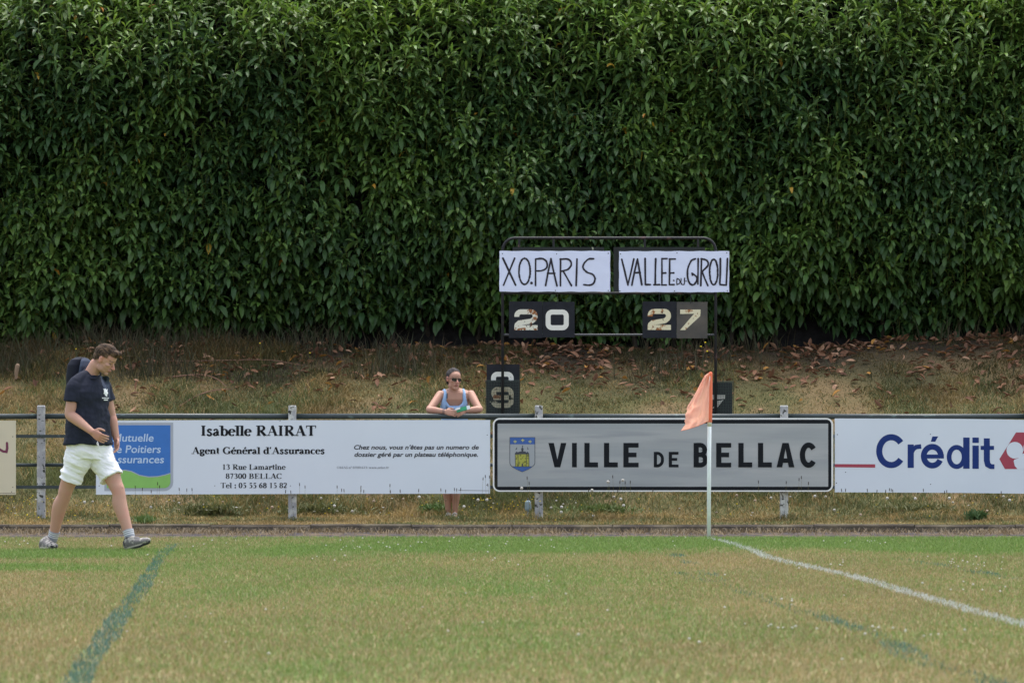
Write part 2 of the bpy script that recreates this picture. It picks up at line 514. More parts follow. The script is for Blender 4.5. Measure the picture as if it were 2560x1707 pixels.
# ------------------------------------------------------------------ blades
def blades(name, X, D, Z, H, W, lean, cols, label=None, tilt_dir=None, m=M_grass, parent=None, bend=.6):
    n = len(X)
    a = RNG.random(n) * 2 * math.pi if tilt_dir is None else tilt_dir
    face = RNG.normal(0, .7, n)                     # blade plane near to facing either way
    ux, uy = np.cos(face), np.sin(face)
    lx, ly = np.cos(a) * lean, np.sin(a) * lean
    base = np.stack([X, D, Z], -1)
    wv = np.stack([ux, uy, 0 * ux], -1) * (W / 2)[:, None]
    mid = base + np.stack([lx * H * .35, ly * H * .35, H * .55], -1)
    tip = base + np.stack([lx * H, ly * H, H * (1 - bend * np.minimum(lean, 1.2) * .45)], -1)
    V = np.stack([base - wv, base + wv, mid + wv * .8, mid - wv * .8, tip], 1)   # 5 verts
    i = np.arange(n)[:, None] * 5
    T = np.concatenate([i + np.array([[0, 1, 2]]), i + np.array([[0, 2, 3]]), i + np.array([[3, 2, 4]])], 0)
    C = np.repeat(cols, 5, axis=0)
    return nmesh(name, V.reshape(-1, 3), T, m, parent=parent, cols=C)

# mown turf of the pitch
ND = 480000
u = RNG.random(ND)
D = 23.0 + (55.27 - 23.0) * u ** .95
halfw = D * 1280 / F + .8
X = (RNG.random(ND) * 2 - 1) * halfw
keep = RNG.random(ND) < (halfw / halfw.max()) ** .6
X, D = X[keep], D[keep]
r1, r2, r3 = RNG.random(len(X)), RNG.random(len(X)), RNG.random(len(X))
c = paint(X, D, turf_colour(X, D, r1, r2), r3) * (.75 + .5 * RNG.random(len(X)))[:, None]
gp_ = patch(X, D)
H = (.022 + .018 * RNG.random(len(X))) * (1 + .35 * gp_ * (D > 46))
tag(blades("pitch_grass", X, D, 0 * X, H, .002 + .0022 * RNG.random(len(X)) + D * 4e-5, .25 + .6 * RNG.random(len(X)), c),
    "short mown pitch turf, tan and green, with the painted lines on it", "grass", kind='stuff')

# rough grass of the bank, the strip at the fence and the edge of the track
NB = 360000
X = (RNG.random(NB) * 2 - 1) * 6.4
D = 58.76 + (66.2 - 58.76) * RNG.random(NB) ** .9
n = noise(X * 1.4, D * 1.4, seed=61, octv=4)
n2 = noise(X * .5, D * .9, seed=62)
dens = .62 + 1.1 * sstep(.34, .56, n) - .25 * sstep(64.0, 65.6, D + (n2 - .5) * 3 + (X > -1.2) * .6)
keep = RNG.random(NB) < np.clip(dens, .05, 1)
X, D, n, n2 = X[keep], D[keep], n[keep], n2[keep]
r1, r2, r3 = (RNG.random(len(X)) for _ in range(3))
gold = lerp((.37, .265, .105), (.25, .185, .075), r2)
green = lerp((.095, .125, .045), (.165, .175, .065), r3)
gs = np.clip(.36 + .08 * (D > 61.5) + (noise(X * 1.9, D * 1.9, seed=63) - .5) * 1.8 + .25 * (D > 61) * (D < 63), 0, 1)
# weedy greener growth at the foot of the bank, behind the boards
foot = sstep(60.6, 61.1, D) * sstep(62.6, 61.9, D)
gs = np.clip(gs + .12 * foot, 0, 1)
c = np.where((r1 < gs)[:, None], green, gold) * (.6 + .7 * RNG.random(len(X)))[:, None]
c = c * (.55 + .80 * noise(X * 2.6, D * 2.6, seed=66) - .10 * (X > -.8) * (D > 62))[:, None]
c = lerp(c, c * .40 + np.array((.014, .006, 0)), sstep(64.2, 65.9, D + (n2 - .5) * 1.6))  # blades near the hedge carry its shade in their colour
H = (.03 + .075 * RNG.random(len(X)) ** 2) * (1 - .10 * (X > -.8) * (D > 61.5)) * (.55 + .9 * sstep(.45, .7, n)) * (1 + .7 * foot) * (1 + .9 * sstep(-1.2, -2.6, X) * (D > 61) * sstep(.42, .6, n2))
H = H * (1 - .55 * sstep(60.3, 58.8, D)) * (1 - .25 * sstep(64, 65.5, D) * (X > -1.5))
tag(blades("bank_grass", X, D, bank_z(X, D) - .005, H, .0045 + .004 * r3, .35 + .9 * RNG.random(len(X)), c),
    "rough dry golden and green grass on the bank and along the fence", "grass", kind='stuff')

# dry straw lying over the track edge
NS = 11000
X = (RNG.random(NS) * 2 - 1) * 6.2
D = 58.66 - np.abs(RNG.normal(0, .9, NS)) * (.4 + 1.2 * noise(X * 1.2, 0 * X, seed=71))
D = np.clip(D, 55.4, 58.64)
keep = RNG.random(NS) < .25 + .9 * sstep(.4, .6, noise(X * 1.6, D * .8, seed=72))
X, D = X[keep], D[keep]
r1 = RNG.random(len(X))
c = lerp((.25, .18, .09), (.11, .085, .055), r1)
tag(blades("dry_straw", X, D, .005 + 0 * X, .03 + .08 * r1, .005 + 0 * X, .9 + 1.1 * RNG.random(len(X)), c, bend=.9),
    "dry straw and dead grass over the gravel beside the kerb", "straw", kind='stuff')

# ------------------------------------------------------------------ leaves
def leaves(base, d0, length, width, droop, cols, fold=.25, rows=5, curl=None):
    """leaf surfaces: base (n,3), start direction d0 (n,3); returns V, F, C"""
    n = len(base)
    prof = np.array([.12, .72, 1.0, .82, .05]) if rows == 5 else np.array([.1, 1.0, .75, .03])
    seg = length / (rows - 1)
    g_ = np.array([0, 0, -1.0])
    d = d0 / np.linalg.norm(d0, axis=1)[:, None]
    p = base.copy()
    out = []
    rnd = RNG.normal(0, .35, (n, 3))
    for k in range(rows):
        up = np.array([0, 0, 1.0])[None] + rnd
        s = np.cross(d, up); s /= (np.linalg.norm(s, axis=1)[:, None] + 1e-6)
        nn = np.cross(s, d)
        wv = (width * prof[k] / 2)[:, None]
        out += [p - s * wv + nn * wv * fold, p, p + s * wv + nn * wv * fold]
        p = p + d * seg[:, None]
        d = d + g_[None] * (droop / (rows - 1))[:, None]
        d /= np.linalg.norm(d, axis=1)[:, None]
    V = np.stack(out, 1)                     # n, rows*3, 3
    m = rows * 3
    q = []
    for k in range(rows - 1):
        a = k * 3
        q += [(a, a + 1, a + 4, a + 3), (a + 1, a + 2, a + 5, a + 4)]
    q = np.array(q)
    Fq = (np.arange(n)[:, None, None] * m + q[None]).reshape(-1, 4)
    return V.reshape(-1, 3), Fq, np.repeat(cols, m, axis=0)

HX = 7.6
def hedge_surface(X, t):
    """t 0 at the bottom of the face, 1 at the crest: returns D, Z, outward normal tilt (0 = to the pitch, 1 = up)"""
    bump = (noise(X * .55, t * 3.2, seed=81, octv=2) - .5) * 1.0 + (noise(X * 2.1, t * 10, seed=82, octv=2) - .5) * .7
    zb = 2.04 + (noise(X * 1.1, 0 * X, seed=83) - .5) * .75 - .12 * sstep(-3.8, -5.2, X) + .12 * sstep(-3.9, -3.2, X) * sstep(-.2, -1.2, X)
    z = zb + (4.75 - zb) * np.minimum(t / .62, 1)
    D = 66.0 + .18 * np.minimum(t / .62, 1) + .35 * sstep(.12, 0, t)
    over = np.clip((t - .62) / .38, 0, 1)
    crest = 6.62 + (noise(X * .5, 0 * X, seed=84) - .5) * .3 - .5 * sstep(-5.35, -5.8, X)
    z = z + (crest - 4.75) * np.sin(over * math.pi / 2)
    D = D + 2.6 * (1 - np.cos(over * math.pi / 2))
    return D - bump * (.55 + .2 * over), z, over

NSH = 17000
X = (RNG.random(NSH) * 2 - 1) * HX
t = RNG.random(NSH) ** .93
gap = noise(X * 3.4, t * 15, seed=85, octv=2)
keep = RNG.random(NSH) < .34 + .9 * sstep(.30, .50, gap + .25 * sstep(.55, .7, t))
X, t = X[keep], t[keep]; NSH = len(X)
Dh, Zh, over = hedge_surface(X, t)
depth = RNG.random(NSH) ** 1.3 * .42            # how far inside the hedge the shoot starts
Dh = Dh + depth * (1 - over * .7); Zh = Zh - depth * over * .8
ax = np.stack([RNG.normal(0, .26, NSH), -(.55 - .25 * over) + RNG.normal(0, .22, NSH), .85 + .5 * over + RNG.normal(0, .2, NSH)], -1)
ax /= np.linalg.norm(ax, axis=1)[:, None]
K = 9
ref = np.cross(ax, np.array([[0, 0, 1.0]]) + .01); ref /= np.linalg.norm(ref, axis=1)[:, None]
ref2 = np.cross(ax, ref)
Bs, Ds, Ls, Ws, Dr, Cs = [], [], [], [], [], []
tone = noise(X * 1.1, Zh * 1.1, seed=91, octv=3)
shoot_r = RNG.random(NSH)
for k in range(K):
    live = RNG.random(NSH) < (.92 if k < 7 else .7)
    ph = k * 2.4 + shoot_r * 6.3 + RNG.normal(0, .25, NSH)
    rad = ref * np.cos(ph)[:, None] + ref2 * np.sin(ph)[:, None]
    open_ = 1.55 - 1.0 * (k / (K - 1)) ** 1.5
    d0 = ax * (.35 + .6 * k / (K - 1)) + rad * open_
    low = sstep(.62, .25, t)
    b = np.stack([X, Dh, Zh], -1) + ax * (.033 * k)
    L = (.198 - .085 * (k / (K - 1)) ** 2) * (.75 + .45 * RNG.random(NSH))
    low = sstep(.62, .25, t)
    dr = (1.55 - .35 * over + 1.3 * low) * (.6 + .8 * RNG.random(NSH)) * (1.15 - .55 * k / (K - 1))
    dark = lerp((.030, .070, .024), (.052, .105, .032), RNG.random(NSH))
    fresh_skylit = lerp((.15, .29, .03), (.26, .37, .045), RNG.random(NSH))
    f = np.clip((k / (K - 1)) ** 1.5 * (.26 + .75 * over) + .50 * over + (tone - .5) * .5, 0, 1)  # new growth at tips; crest leaves also paled for the skylight on top
    cc = lerp(dark, fresh_skylit, f) * (.75 + .5 * RNG.random(NSH))[:, None]
    yl = RNG.random(NSH) < .0018
    cc = np.where(yl[:, None], lerp((.42, .27, .03), (.34, .13, .02), RNG.random(NSH)), cc)
    dr = np.where(yl, 3.0, dr)
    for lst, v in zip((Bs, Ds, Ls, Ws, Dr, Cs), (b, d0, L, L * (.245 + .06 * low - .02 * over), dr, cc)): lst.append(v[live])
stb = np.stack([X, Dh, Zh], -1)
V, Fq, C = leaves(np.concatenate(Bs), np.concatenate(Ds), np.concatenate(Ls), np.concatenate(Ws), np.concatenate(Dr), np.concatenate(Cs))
hedge = thing("laurel_hedge", "tall dense cherry laurel hedge filling the background above the bank", "hedge", (0, 66.6, 2.1))
sv = np.stack([RNG.normal(0, 1, NSH), RNG.normal(0, .3, NSH), 0 * X], -1); sv /= np.linalg.norm(sv, axis=1)[:, None]; sv *= .003
tipS = stb + ax * .27; VS = np.stack([stb - sv, stb + sv, tipS + sv * .6, tipS - sv * .6], 1).reshape(-1, 3)
FS = np.arange(NSH * 4).reshape(-1, 4) + len(V)
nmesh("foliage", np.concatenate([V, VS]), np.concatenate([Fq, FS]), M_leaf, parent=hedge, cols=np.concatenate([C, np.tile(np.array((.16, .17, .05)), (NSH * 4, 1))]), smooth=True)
# added dark shell: deep shade among inner twigs, and no light leaking through
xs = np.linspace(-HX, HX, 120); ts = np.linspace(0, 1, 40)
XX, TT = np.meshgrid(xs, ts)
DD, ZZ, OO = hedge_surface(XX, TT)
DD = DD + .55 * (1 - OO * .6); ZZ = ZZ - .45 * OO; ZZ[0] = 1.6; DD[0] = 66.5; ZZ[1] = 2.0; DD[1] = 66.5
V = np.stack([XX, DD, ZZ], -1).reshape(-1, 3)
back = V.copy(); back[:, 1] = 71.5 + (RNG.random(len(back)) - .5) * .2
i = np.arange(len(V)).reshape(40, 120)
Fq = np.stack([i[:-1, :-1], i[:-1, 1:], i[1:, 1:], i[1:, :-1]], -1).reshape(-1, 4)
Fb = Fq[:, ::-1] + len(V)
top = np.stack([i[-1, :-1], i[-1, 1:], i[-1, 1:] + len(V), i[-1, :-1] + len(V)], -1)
M_core = mat("inner_twig_shade", (.015, .014, .014), .95, .05, noise_amt=.5, noise_scale=8)
nmesh("inner_shade_shell", np.concatenate([V, back]), np.concatenate([Fq, Fb, top]), M_core, parent=hedge)
# trunks and low stems
for k in range(26):
    x0 = -7.2 + k * .57 + random.uniform(-.2, .2)
    d0 = 66.45 + random.uniform(-.15, .3)
    z0 = float(bank_z(x0, min(d0, 66.0))) - .05
    mb = MB()
    pts = [(x0, d0, z0), (x0 + random.uniform(-.05, .05), d0, z0 + .3), (x0 + random.uniform(-.15, .15), d0 + .05, z0 + .8)]
    a, b = spline(pts, [random.uniform(.025, .045), .028, .02], 4)
    mb.tube(a, b, 8)
    mb.build("trunk", M_bark, hedge, smooth=True)
# leaf stuff hanging at the bottom edge and weeds growing under it
NW = 14000
X = (RNG.random(NW) * 2 - 1) * 6.4
D = 64.9 + RNG.random(NW) * 1.5
keep = RNG.random(NW) < sstep(.42, .62, noise(X * 1.1, D * 1.3, seed=95)) * (.35 + .65 * (X < -1)) * .8
X, D = X[keep], D[keep]
r = RNG.random(len(X))
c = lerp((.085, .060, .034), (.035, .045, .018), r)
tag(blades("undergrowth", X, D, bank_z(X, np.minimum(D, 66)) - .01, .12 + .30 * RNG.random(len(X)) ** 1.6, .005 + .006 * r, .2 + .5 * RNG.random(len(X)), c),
    "tangled dry stems and weeds growing in the shade under the hedge", "undergrowth", kind='stuff')

# dead laurel leaves on the bank
NL = 3300
X = (RNG.random(NL) * 2 - 1) * 6.4
D = 66.3 - np.abs(RNG.normal(0, .95, NL))
D = np.where(RNG.random(NL) < .10, 61.5 + RNG.random(NL) * 4, D)
nn_ = noise(X * 1.5, D * 1.5, seed=101)
keep = (RNG.random(NL) < (.3 + .9 * sstep(.35, .6, nn_)) * (.55 + .45 * (X > -1.5))) & (D > 61.3)
X, D = X[keep], D[keep]
n = len(X)
base = np.stack([X, D, bank_z(X, np.minimum(D, 66)) + .012 + .03 * RNG.random(n)], -1)
d0 = np.stack([RNG.normal(0, 1, n), RNG.normal(0, .5, n), RNG.normal(.05, .25, n)], -1)
r = RNG.random(n)
c = lerp((.25, .125, .07), (.12, .06, .038), r)
c = np.where((RNG.random(n) < .18)[:, None], np.array((.36, .21, .13)), c)
c = np.where((RNG.random(n) < .05)[:, None], np.array((.40, .20, .05)), c)
V, Fq, C = leaves(base, d0, .07 + .06 * RNG.random(n), .035 + .02 * RNG.random(n), RNG.normal(0, .9, n), c, fold=.7)
tag(nmesh("leaf_litter", V, Fq, M_litter, cols=C, smooth=True), "brown fallen laurel leaves scattered over the upper bank", "dead leaves", kind='stuff')

# ------------------------------------------------------------------ small flowers
def blobs(pos, r, stretch=1.0):
    """octahedral flower heads"""
    n = len(pos)
    o = np.array([(1, 0, 0), (-1, 0, 0), (0, 1, 0), (0, -1, 0), (0, 0, 1), (0, 0, -1)], float)
    o[:, 2] *= stretch
    V = pos[:, None, :] + o[None] * r[:, None, None]
    f = np.array([(0, 2, 4), (2, 1, 4), (1, 3, 4), (3, 0, 4), (2, 0, 5), (1, 2, 5), (3, 1, 5), (0, 3, 5)])
    return V.reshape(-1, 3), (np.arange(n)[:, None, None] * 6 + f[None]).reshape(-1, 3)

# clover on the pitch
cl = []
for _ in range(60):
    D_ = random.uniform(26, 55); cl.append((random.uniform(-1, 1) * D_ * 1380 / F, D_))
for (px, py, k) in ((2420, 1405, 14), (2380, 1470, 5), (2250, 1578, 9), (1960, 1565, 8), (2105, 1410, 4), (1960, 1505, 4), (900, 1362, 14), (1010, 1356, 8), (60, 1357, 6), (540, 1357, 6), (1350, 1361, 8), (840, 1400, 4), (1240, 1400, 4), (1690, 1370, 3), (2180, 1355, 7)):
    for _ in range(k):
        x_, d_ = unproj(px + random.gauss(0, 45), max(1351, py + random.gauss(0, 7)), .04); cl.append((x_, d_))
cl = np.array(cl)
pos = np.stack([cl[:, 0], cl[:, 1], .036 + .012 * RNG.random(len(cl))], -1)
V, T = blobs(pos, .005 + .005 * RNG.random(len(cl)), .8)
tag(nmesh("clover_flowers", V, T, M_flower, cols=np.tile(np.array((.52, .50, .44)), (len(V), 1))), "tiny white clover flower heads dotted over the pitch turf", "clover", kind='stuff')

# plantain stalks, dandelion clocks and yellow flowers at the fence
tips = [(338, 1217), (356, 1222), (378, 1228), (394, 1208), (399, 1216), (448, 1222), (467, 1224), (480, 1223), (714, 1228), (727, 1229)]
tips += [(700 + a * .238, 1020 + b * .238) for a, b in ((205, 800), (263, 825), (60, 870), (600, 825), (648, 858), (672, 862), (850, 828), (850, 860), (880, 872), (1155, 810), (1160, 875), (1262, 868), (1457, 862), (1690, 855), (1740, 868), (1832, 850), (1856, 855), (1898, 852), (2133, 740), (2157, 716), (2183, 805), (2200, 720))]
tips += [(1180 + a * .2976, 880 + b * .2976) for a, b in ((203, 1050), (463, 1055), (480, 1100), (1182, 1045), (1152, 1085), (1243, 1090), (1287, 1095), (1330, 1090), (1520, 1160), (1225, 1165), (980, 1160))]
tips += [(1200 + a * .391, 1020 + b * .391) for a, b in ((1780, 470), (1958, 475), (2040, 455), (2055, 442), (2100, 480))]
tips += [(2040 + a * .2551, 1000 + b * .2551) for a, b in ((250, 880), (290, 880), (503, 880), (598, 890), (683, 890), (720, 875), (737, 880), (752, 888), (1052, 880), (1260, 900), (1282, 892), (1815, 905))]
mb = MB(); colr = []
def addc(VF, c):
    mb.add(*VF); colr.extend([c] * len(VF[0]))
for (a, b) in tips:
    D_ = random.uniform(59.0, 59.75)
    t_ = P(a, b, D_)
    z0 = .09
    lean = random.uniform(-.05, .05)
    base = Vector((t_.x + lean, D_, z0)); midp = (base + t_) / 2 + Vector((lean * -.25, 0, .02))
    addc(tube([base, midp, t_], .0014, 4, False), (.13, .12, .05))
    dv = (t_ - midp).normalized()
    addc(tube([t_ - dv * .012, t_ + dv * .012], [.0042, .0036], 6), (.045, .03, .02))
def flower(px, py, D_, r, c, z0=None):
    t_ = P(px, py, D_)
    zb = float(bank_z(t_.x, D_)) if z0 is None else z0
    if t_.z < zb + .02: t_.z = zb + .05
    if t_.z - zb < .5:
        addc(tube([(t_.x + random.uniform(-.02, .02), D_, zb), t_], .0012, 4, False), (.12, .14, .04))
    addc(ellipsoid(t_, (r, r, r * (.95 if r > .013 else .55)), n=8, m=5), c)
yel = (.66, .52, .03); wht = (.50, .48, .43)
for k in range(230):
    px = random.choice([random.uniform(20, 2540), random.gauss(1290, 90), random.gauss(60, 60)])
    if not -40 < px < 2600: continue
    flower(px, random.uniform(1238, 1302), random.uniform(59.0, 61.3), random.uniform(.004, .0085), yel)
for k in range(75):
    flower(random.uniform(20, 2540), random.uniform(1238, 1290), random.uniform(59.1, 61.2), random.uniform(.008, .017), wht if random.random() < .7 else (.42, .33, .25))
for (px, py) in ((1404, 1267), (1559, 1263), (1552, 1247), (1195, 1249), (1217, 1249), (1160, 1266), (1048, 1242), (2218, 1245), (2288, 1246), (2373, 1245), (2524, 1250), (836, 1264), (1304, 1220), (1520, 1204), (1557, 1200), (1480, 1225)):
    flower(px, py, 59.3, .016, wht)
for (px, py) in ((1763, 856), (1752, 866), (1768, 878)):
    flower(px, py, 63.5, .012, yel)
for (px, py) in ((650, 858), (190, 872), (775, 882)):
    flower(px, py, 65.0, .010, yel)
tag(mb.build("wild_flowers", M_flower, cols=np.array(colr), smooth=True), "plantain stalks, dandelion clocks and small yellow flowers growing along the fence", "wild flowers", kind='stuff')

# leafy green weed clumps
def weed(px, py, D_, w_, h_, n_, c0, c1, label):
    c_ = P(px, py, D_)
    n = n_
    base = np.stack([c_.x + RNG.normal(0, w_ * .3, n), D_ + RNG.normal(0, .06, n), float(bank_z(c_.x, D_)) + 0 * RNG.random(n)], -1)
    base[:, 2] = bank_z(base[:, 0], base[:, 1]) + RNG.random(n) * h_ * .7
    d0 = np.stack([RNG.normal(0, .8, n), RNG.normal(0, .8, n), .6 + RNG.random(n)], -1)
    cc = lerp(c0, c1, RNG.random(n))
    V, Fq, C = leaves(base, d0, .05 + .05 * RNG.random(n), .010 + .010 * RNG.random(n), 1.2 * RNG.random(n), cc, rows=4)
    tag(nmesh("weed_plant", V, Fq, M_grass, cols=C), label, "weed", "green weeds growing along the fence")
weed(2440, 1292, 59.6, .16, .09, 260, (.045, .10, .035), (.09, .14, .05), "small bushy green weed in dry grass under the board with blue letters")
weed(362, 1306, 58.95, .16, .05, 200, (.07, .13, .035), (.12, .17, .05), "low bright green weed tuft at the kerb near the walking man's front leg")
weed(1500, 1268, 60.4, .6, .14, 700, (.09, .14, .04), (.14, .18, .06), "wide green weed clump below the town sign, right of its post")
weed(530, 1262, 60.7, .62, .16, 700, (.08, .10, .035), (.15, .15, .06), "dark leafy weed clump below the insurance board, left of its post")
weed(790, 1265, 60.8, .7, .14, 640, (.08, .10, .035), (.15, .15, .06), "dark green weed clump right of the post under the insurance board")
weed(1085, 1258, 60.7, .25, .15, 360, (.06, .12, .03), (.11, .17, .05), "green weed clump just left of the woman's legs")
weed(2290, 1258, 60.8, .6, .14, 480, (.08, .10, .035), (.15, .15, .06), "dark green weed clump under the board with blue letters, left part")

# ------------------------------------------------------------------ fence
fence = thing("railing_fence", "low pitch-side railing of dark green pipes through weathered concrete posts", "fence", (0, 60, .1))
POSTS = (103 - 628, 103, 731, 1347, 1960, 1960 + 613, 1960 + 1226)
for px in POSTS:
    x_ = P(px, 0, 60).x
    hw = .042
    mb = MB()
    zt = P(0, 1013, 60).z
    rings = []
    for z_, s_ in ((-.1, 1.0), (.3, 1.0), (.7, .985), (1.0, .97), (zt - .012, .96), (zt, .80)):
        rings.append(((x_, 60.0, z_), (hw * s_, 0, 0), (0, .05 * s_, 0)))
    V, Fs = loft(rings, n=20, e=9)
    mb.add(V, Fs)
    mb.build("post", M_post, fence)
for (py, kind, yoff) in ((1040.5, 'tube', 0), (1090, 'flat', -.058), (1162, 'tube', 0), (1217, 'flat', -.058)):
    z_ = P(0, py, 60).z
    for a, b in zip(POSTS[:-1], POSTS[1:]):
        x0, x1 = P(a, 0, 60).x, P(b, 0, 60).x
        if a < 0: x0 = -6.9
        mb = MB()
        sag = random.uniform(-.004, .004)
        if kind == 'tube':
            r_ = .027 if py < 1100 else .018
            mb.tube([(x0 + .02, 60, z_), ((x0 + x1) / 2, 60, z_ + sag), (x1 - .02, 60, z_)], r_, 14, flat=True)
        else:
            mb.box(x0 + .001, x1 - .001, 60 + yoff - .006, 60 + yoff + .006, z_ - .016, z_ + .016)
        mb.build("rail", M_rail, fence, smooth=(kind == 'tube'))
    if kind == 'flat':
        for px in POSTS:
            x_ = P(px, 0, 60).x
            mb = MB(); mb.tube([(x_, 60 + yoff - .016, z_), (x_, 60 + yoff - .002, z_)], .009, 8, flat=True)
            mb.build("bolt", M_rail, fence)

# ------------------------------------------------------------------ flat shapes and lettering
def rrect(x0, y0, x1, y1, r, n=6, corners=(1, 1, 1, 1)):
    pts = []
    for (cx, cy, a0, on) in ((x1 - r, y0 + r, -90, corners[1]), (x1 - r, y1 - r, 0, corners[2]), (x0 + r, y1 - r, 90, corners[3]), (x0 + r, y0 + r, 180, corners[0])):
        if not on or r <= 0:
            ex = x1 if cx == x1 - r else x0
            ey = y0 if cy == y0 + r else y1
            pts.append((ex, ey)); continue
        for k in range(n + 1):
            a = math.radians(a0 + 90 * k / n)
            pts.append((cx + r * math.cos(a), cy + r * math.sin(a)))
    return pts     # in picture orientation: y down, clockwise on screen

def slab(mb, pts, D_, th):
    """outline in photo pixels at distance D_, thickness th away from the camera"""
    f = [P(a, b, D_) for a, b in pts]
    f = [Vector((v.x, D_, v.z)) for v in f]
    bk = [v + Vector((0, th, 0)) for v in f]
    n = len(f)
    Fs = [tuple(range(n)), tuple(range(2 * n - 1, n - 1, -1))]
    Fs += [(i, i + n, (i + 1) % n + n, (i + 1) % n) for i in range(n)]
    mb.add(f + bk, Fs)
    return mb

class Ink:
    """painted strokes in one plane, every stroke a hair in front of the last"""
    def __init__(s, D_, S_=None): s.D = D_; s.mb = MB(); s.k = 0; s.S = S_ or D_
    def pt(s, a, b):
        v = P(a, b, s.S)
        return (v.x, s.D - .0012 - .00012 * (s.k % 24), v.z)
    def poly(s, pts):
        V = [s.pt(a, b) for a, b in pts]
        s.mb.add(V, [tuple(range(len(V)))]); s.k += 1
    def stroke(s, pts, w, closed=False, cap=False):
        n = len(pts)
        if not hasattr(w, '__len__'): w = [w] * n
        L_, R_ = [], []
        for i in range(n):
            if closed:
                a, b = pts[(i - 1) % n], pts[(i + 1) % n]
                p0, p1 = pts[(i - 1) % n], pts[i]; q0, q1 = pts[i], pts[(i + 1) % n]
            else:
                p0, p1 = (pts[i - 1], pts[i]) if i else (pts[0], pts[1])
                q0, q1 = (pts[i], pts[i + 1]) if i < n - 1 else (pts[-2], pts[-1])
            d1 = Vector((p1[0] - p0[0], p1[1] - p0[1])).normalized(); d2 = Vector((q1[0] - q0[0], q1[1] - q0[1])).normalized()
            t = d1 + d2
            t = t.normalized() if t.length > .2 else d2
            nv = Vector((-t.y, t.x))
            k = max(.45, nv.dot(Vector((-d2.y, d2.x))))
            h = w[i] / 2 / k
            L_.append((pts[i][0] + nv.x * h, pts[i][1] + nv.y * h)); R_.append((pts[i][0] - nv.x * h, pts[i][1] - nv.y * h))
        V = [s.pt(*q) for q in L_] + [s.pt(*q) for q in R_]
        Fs = [(i, i + 1, n + i + 1, n + i) for i in range(n - 1)]
        if closed: Fs.append((n - 1, 0, n, 2 * n - 1))
        s.mb.add(V, Fs); s.k += 1
        if cap and not closed:
            for q, ww in ((pts[0], w[0]), (pts[-1], w[-1])):
                s.poly([(q[0] + ww / 2 * math.cos(a * math.pi / 5), q[1] + ww / 2 * math.sin(a * math.pi / 5)) for a in range(10)])
    def disc(s, x, y, r): s.poly([(x + r * math.cos(a * math.pi / 12), y + r * math.sin(a * math.pi / 12)) for a in range(24)])
    def build(s, name, m, parent): return s.mb.build(name, m, parent)

def arc(cx, cy, rx, ry, a0, a1, n=14):
    return [(cx + rx * math.cos(math.radians(a0 + (a1 - a0) * k / n)), cy + ry * math.sin(math.radians(a0 + (a1 - a0) * k / n))) for k in range(n + 1)]

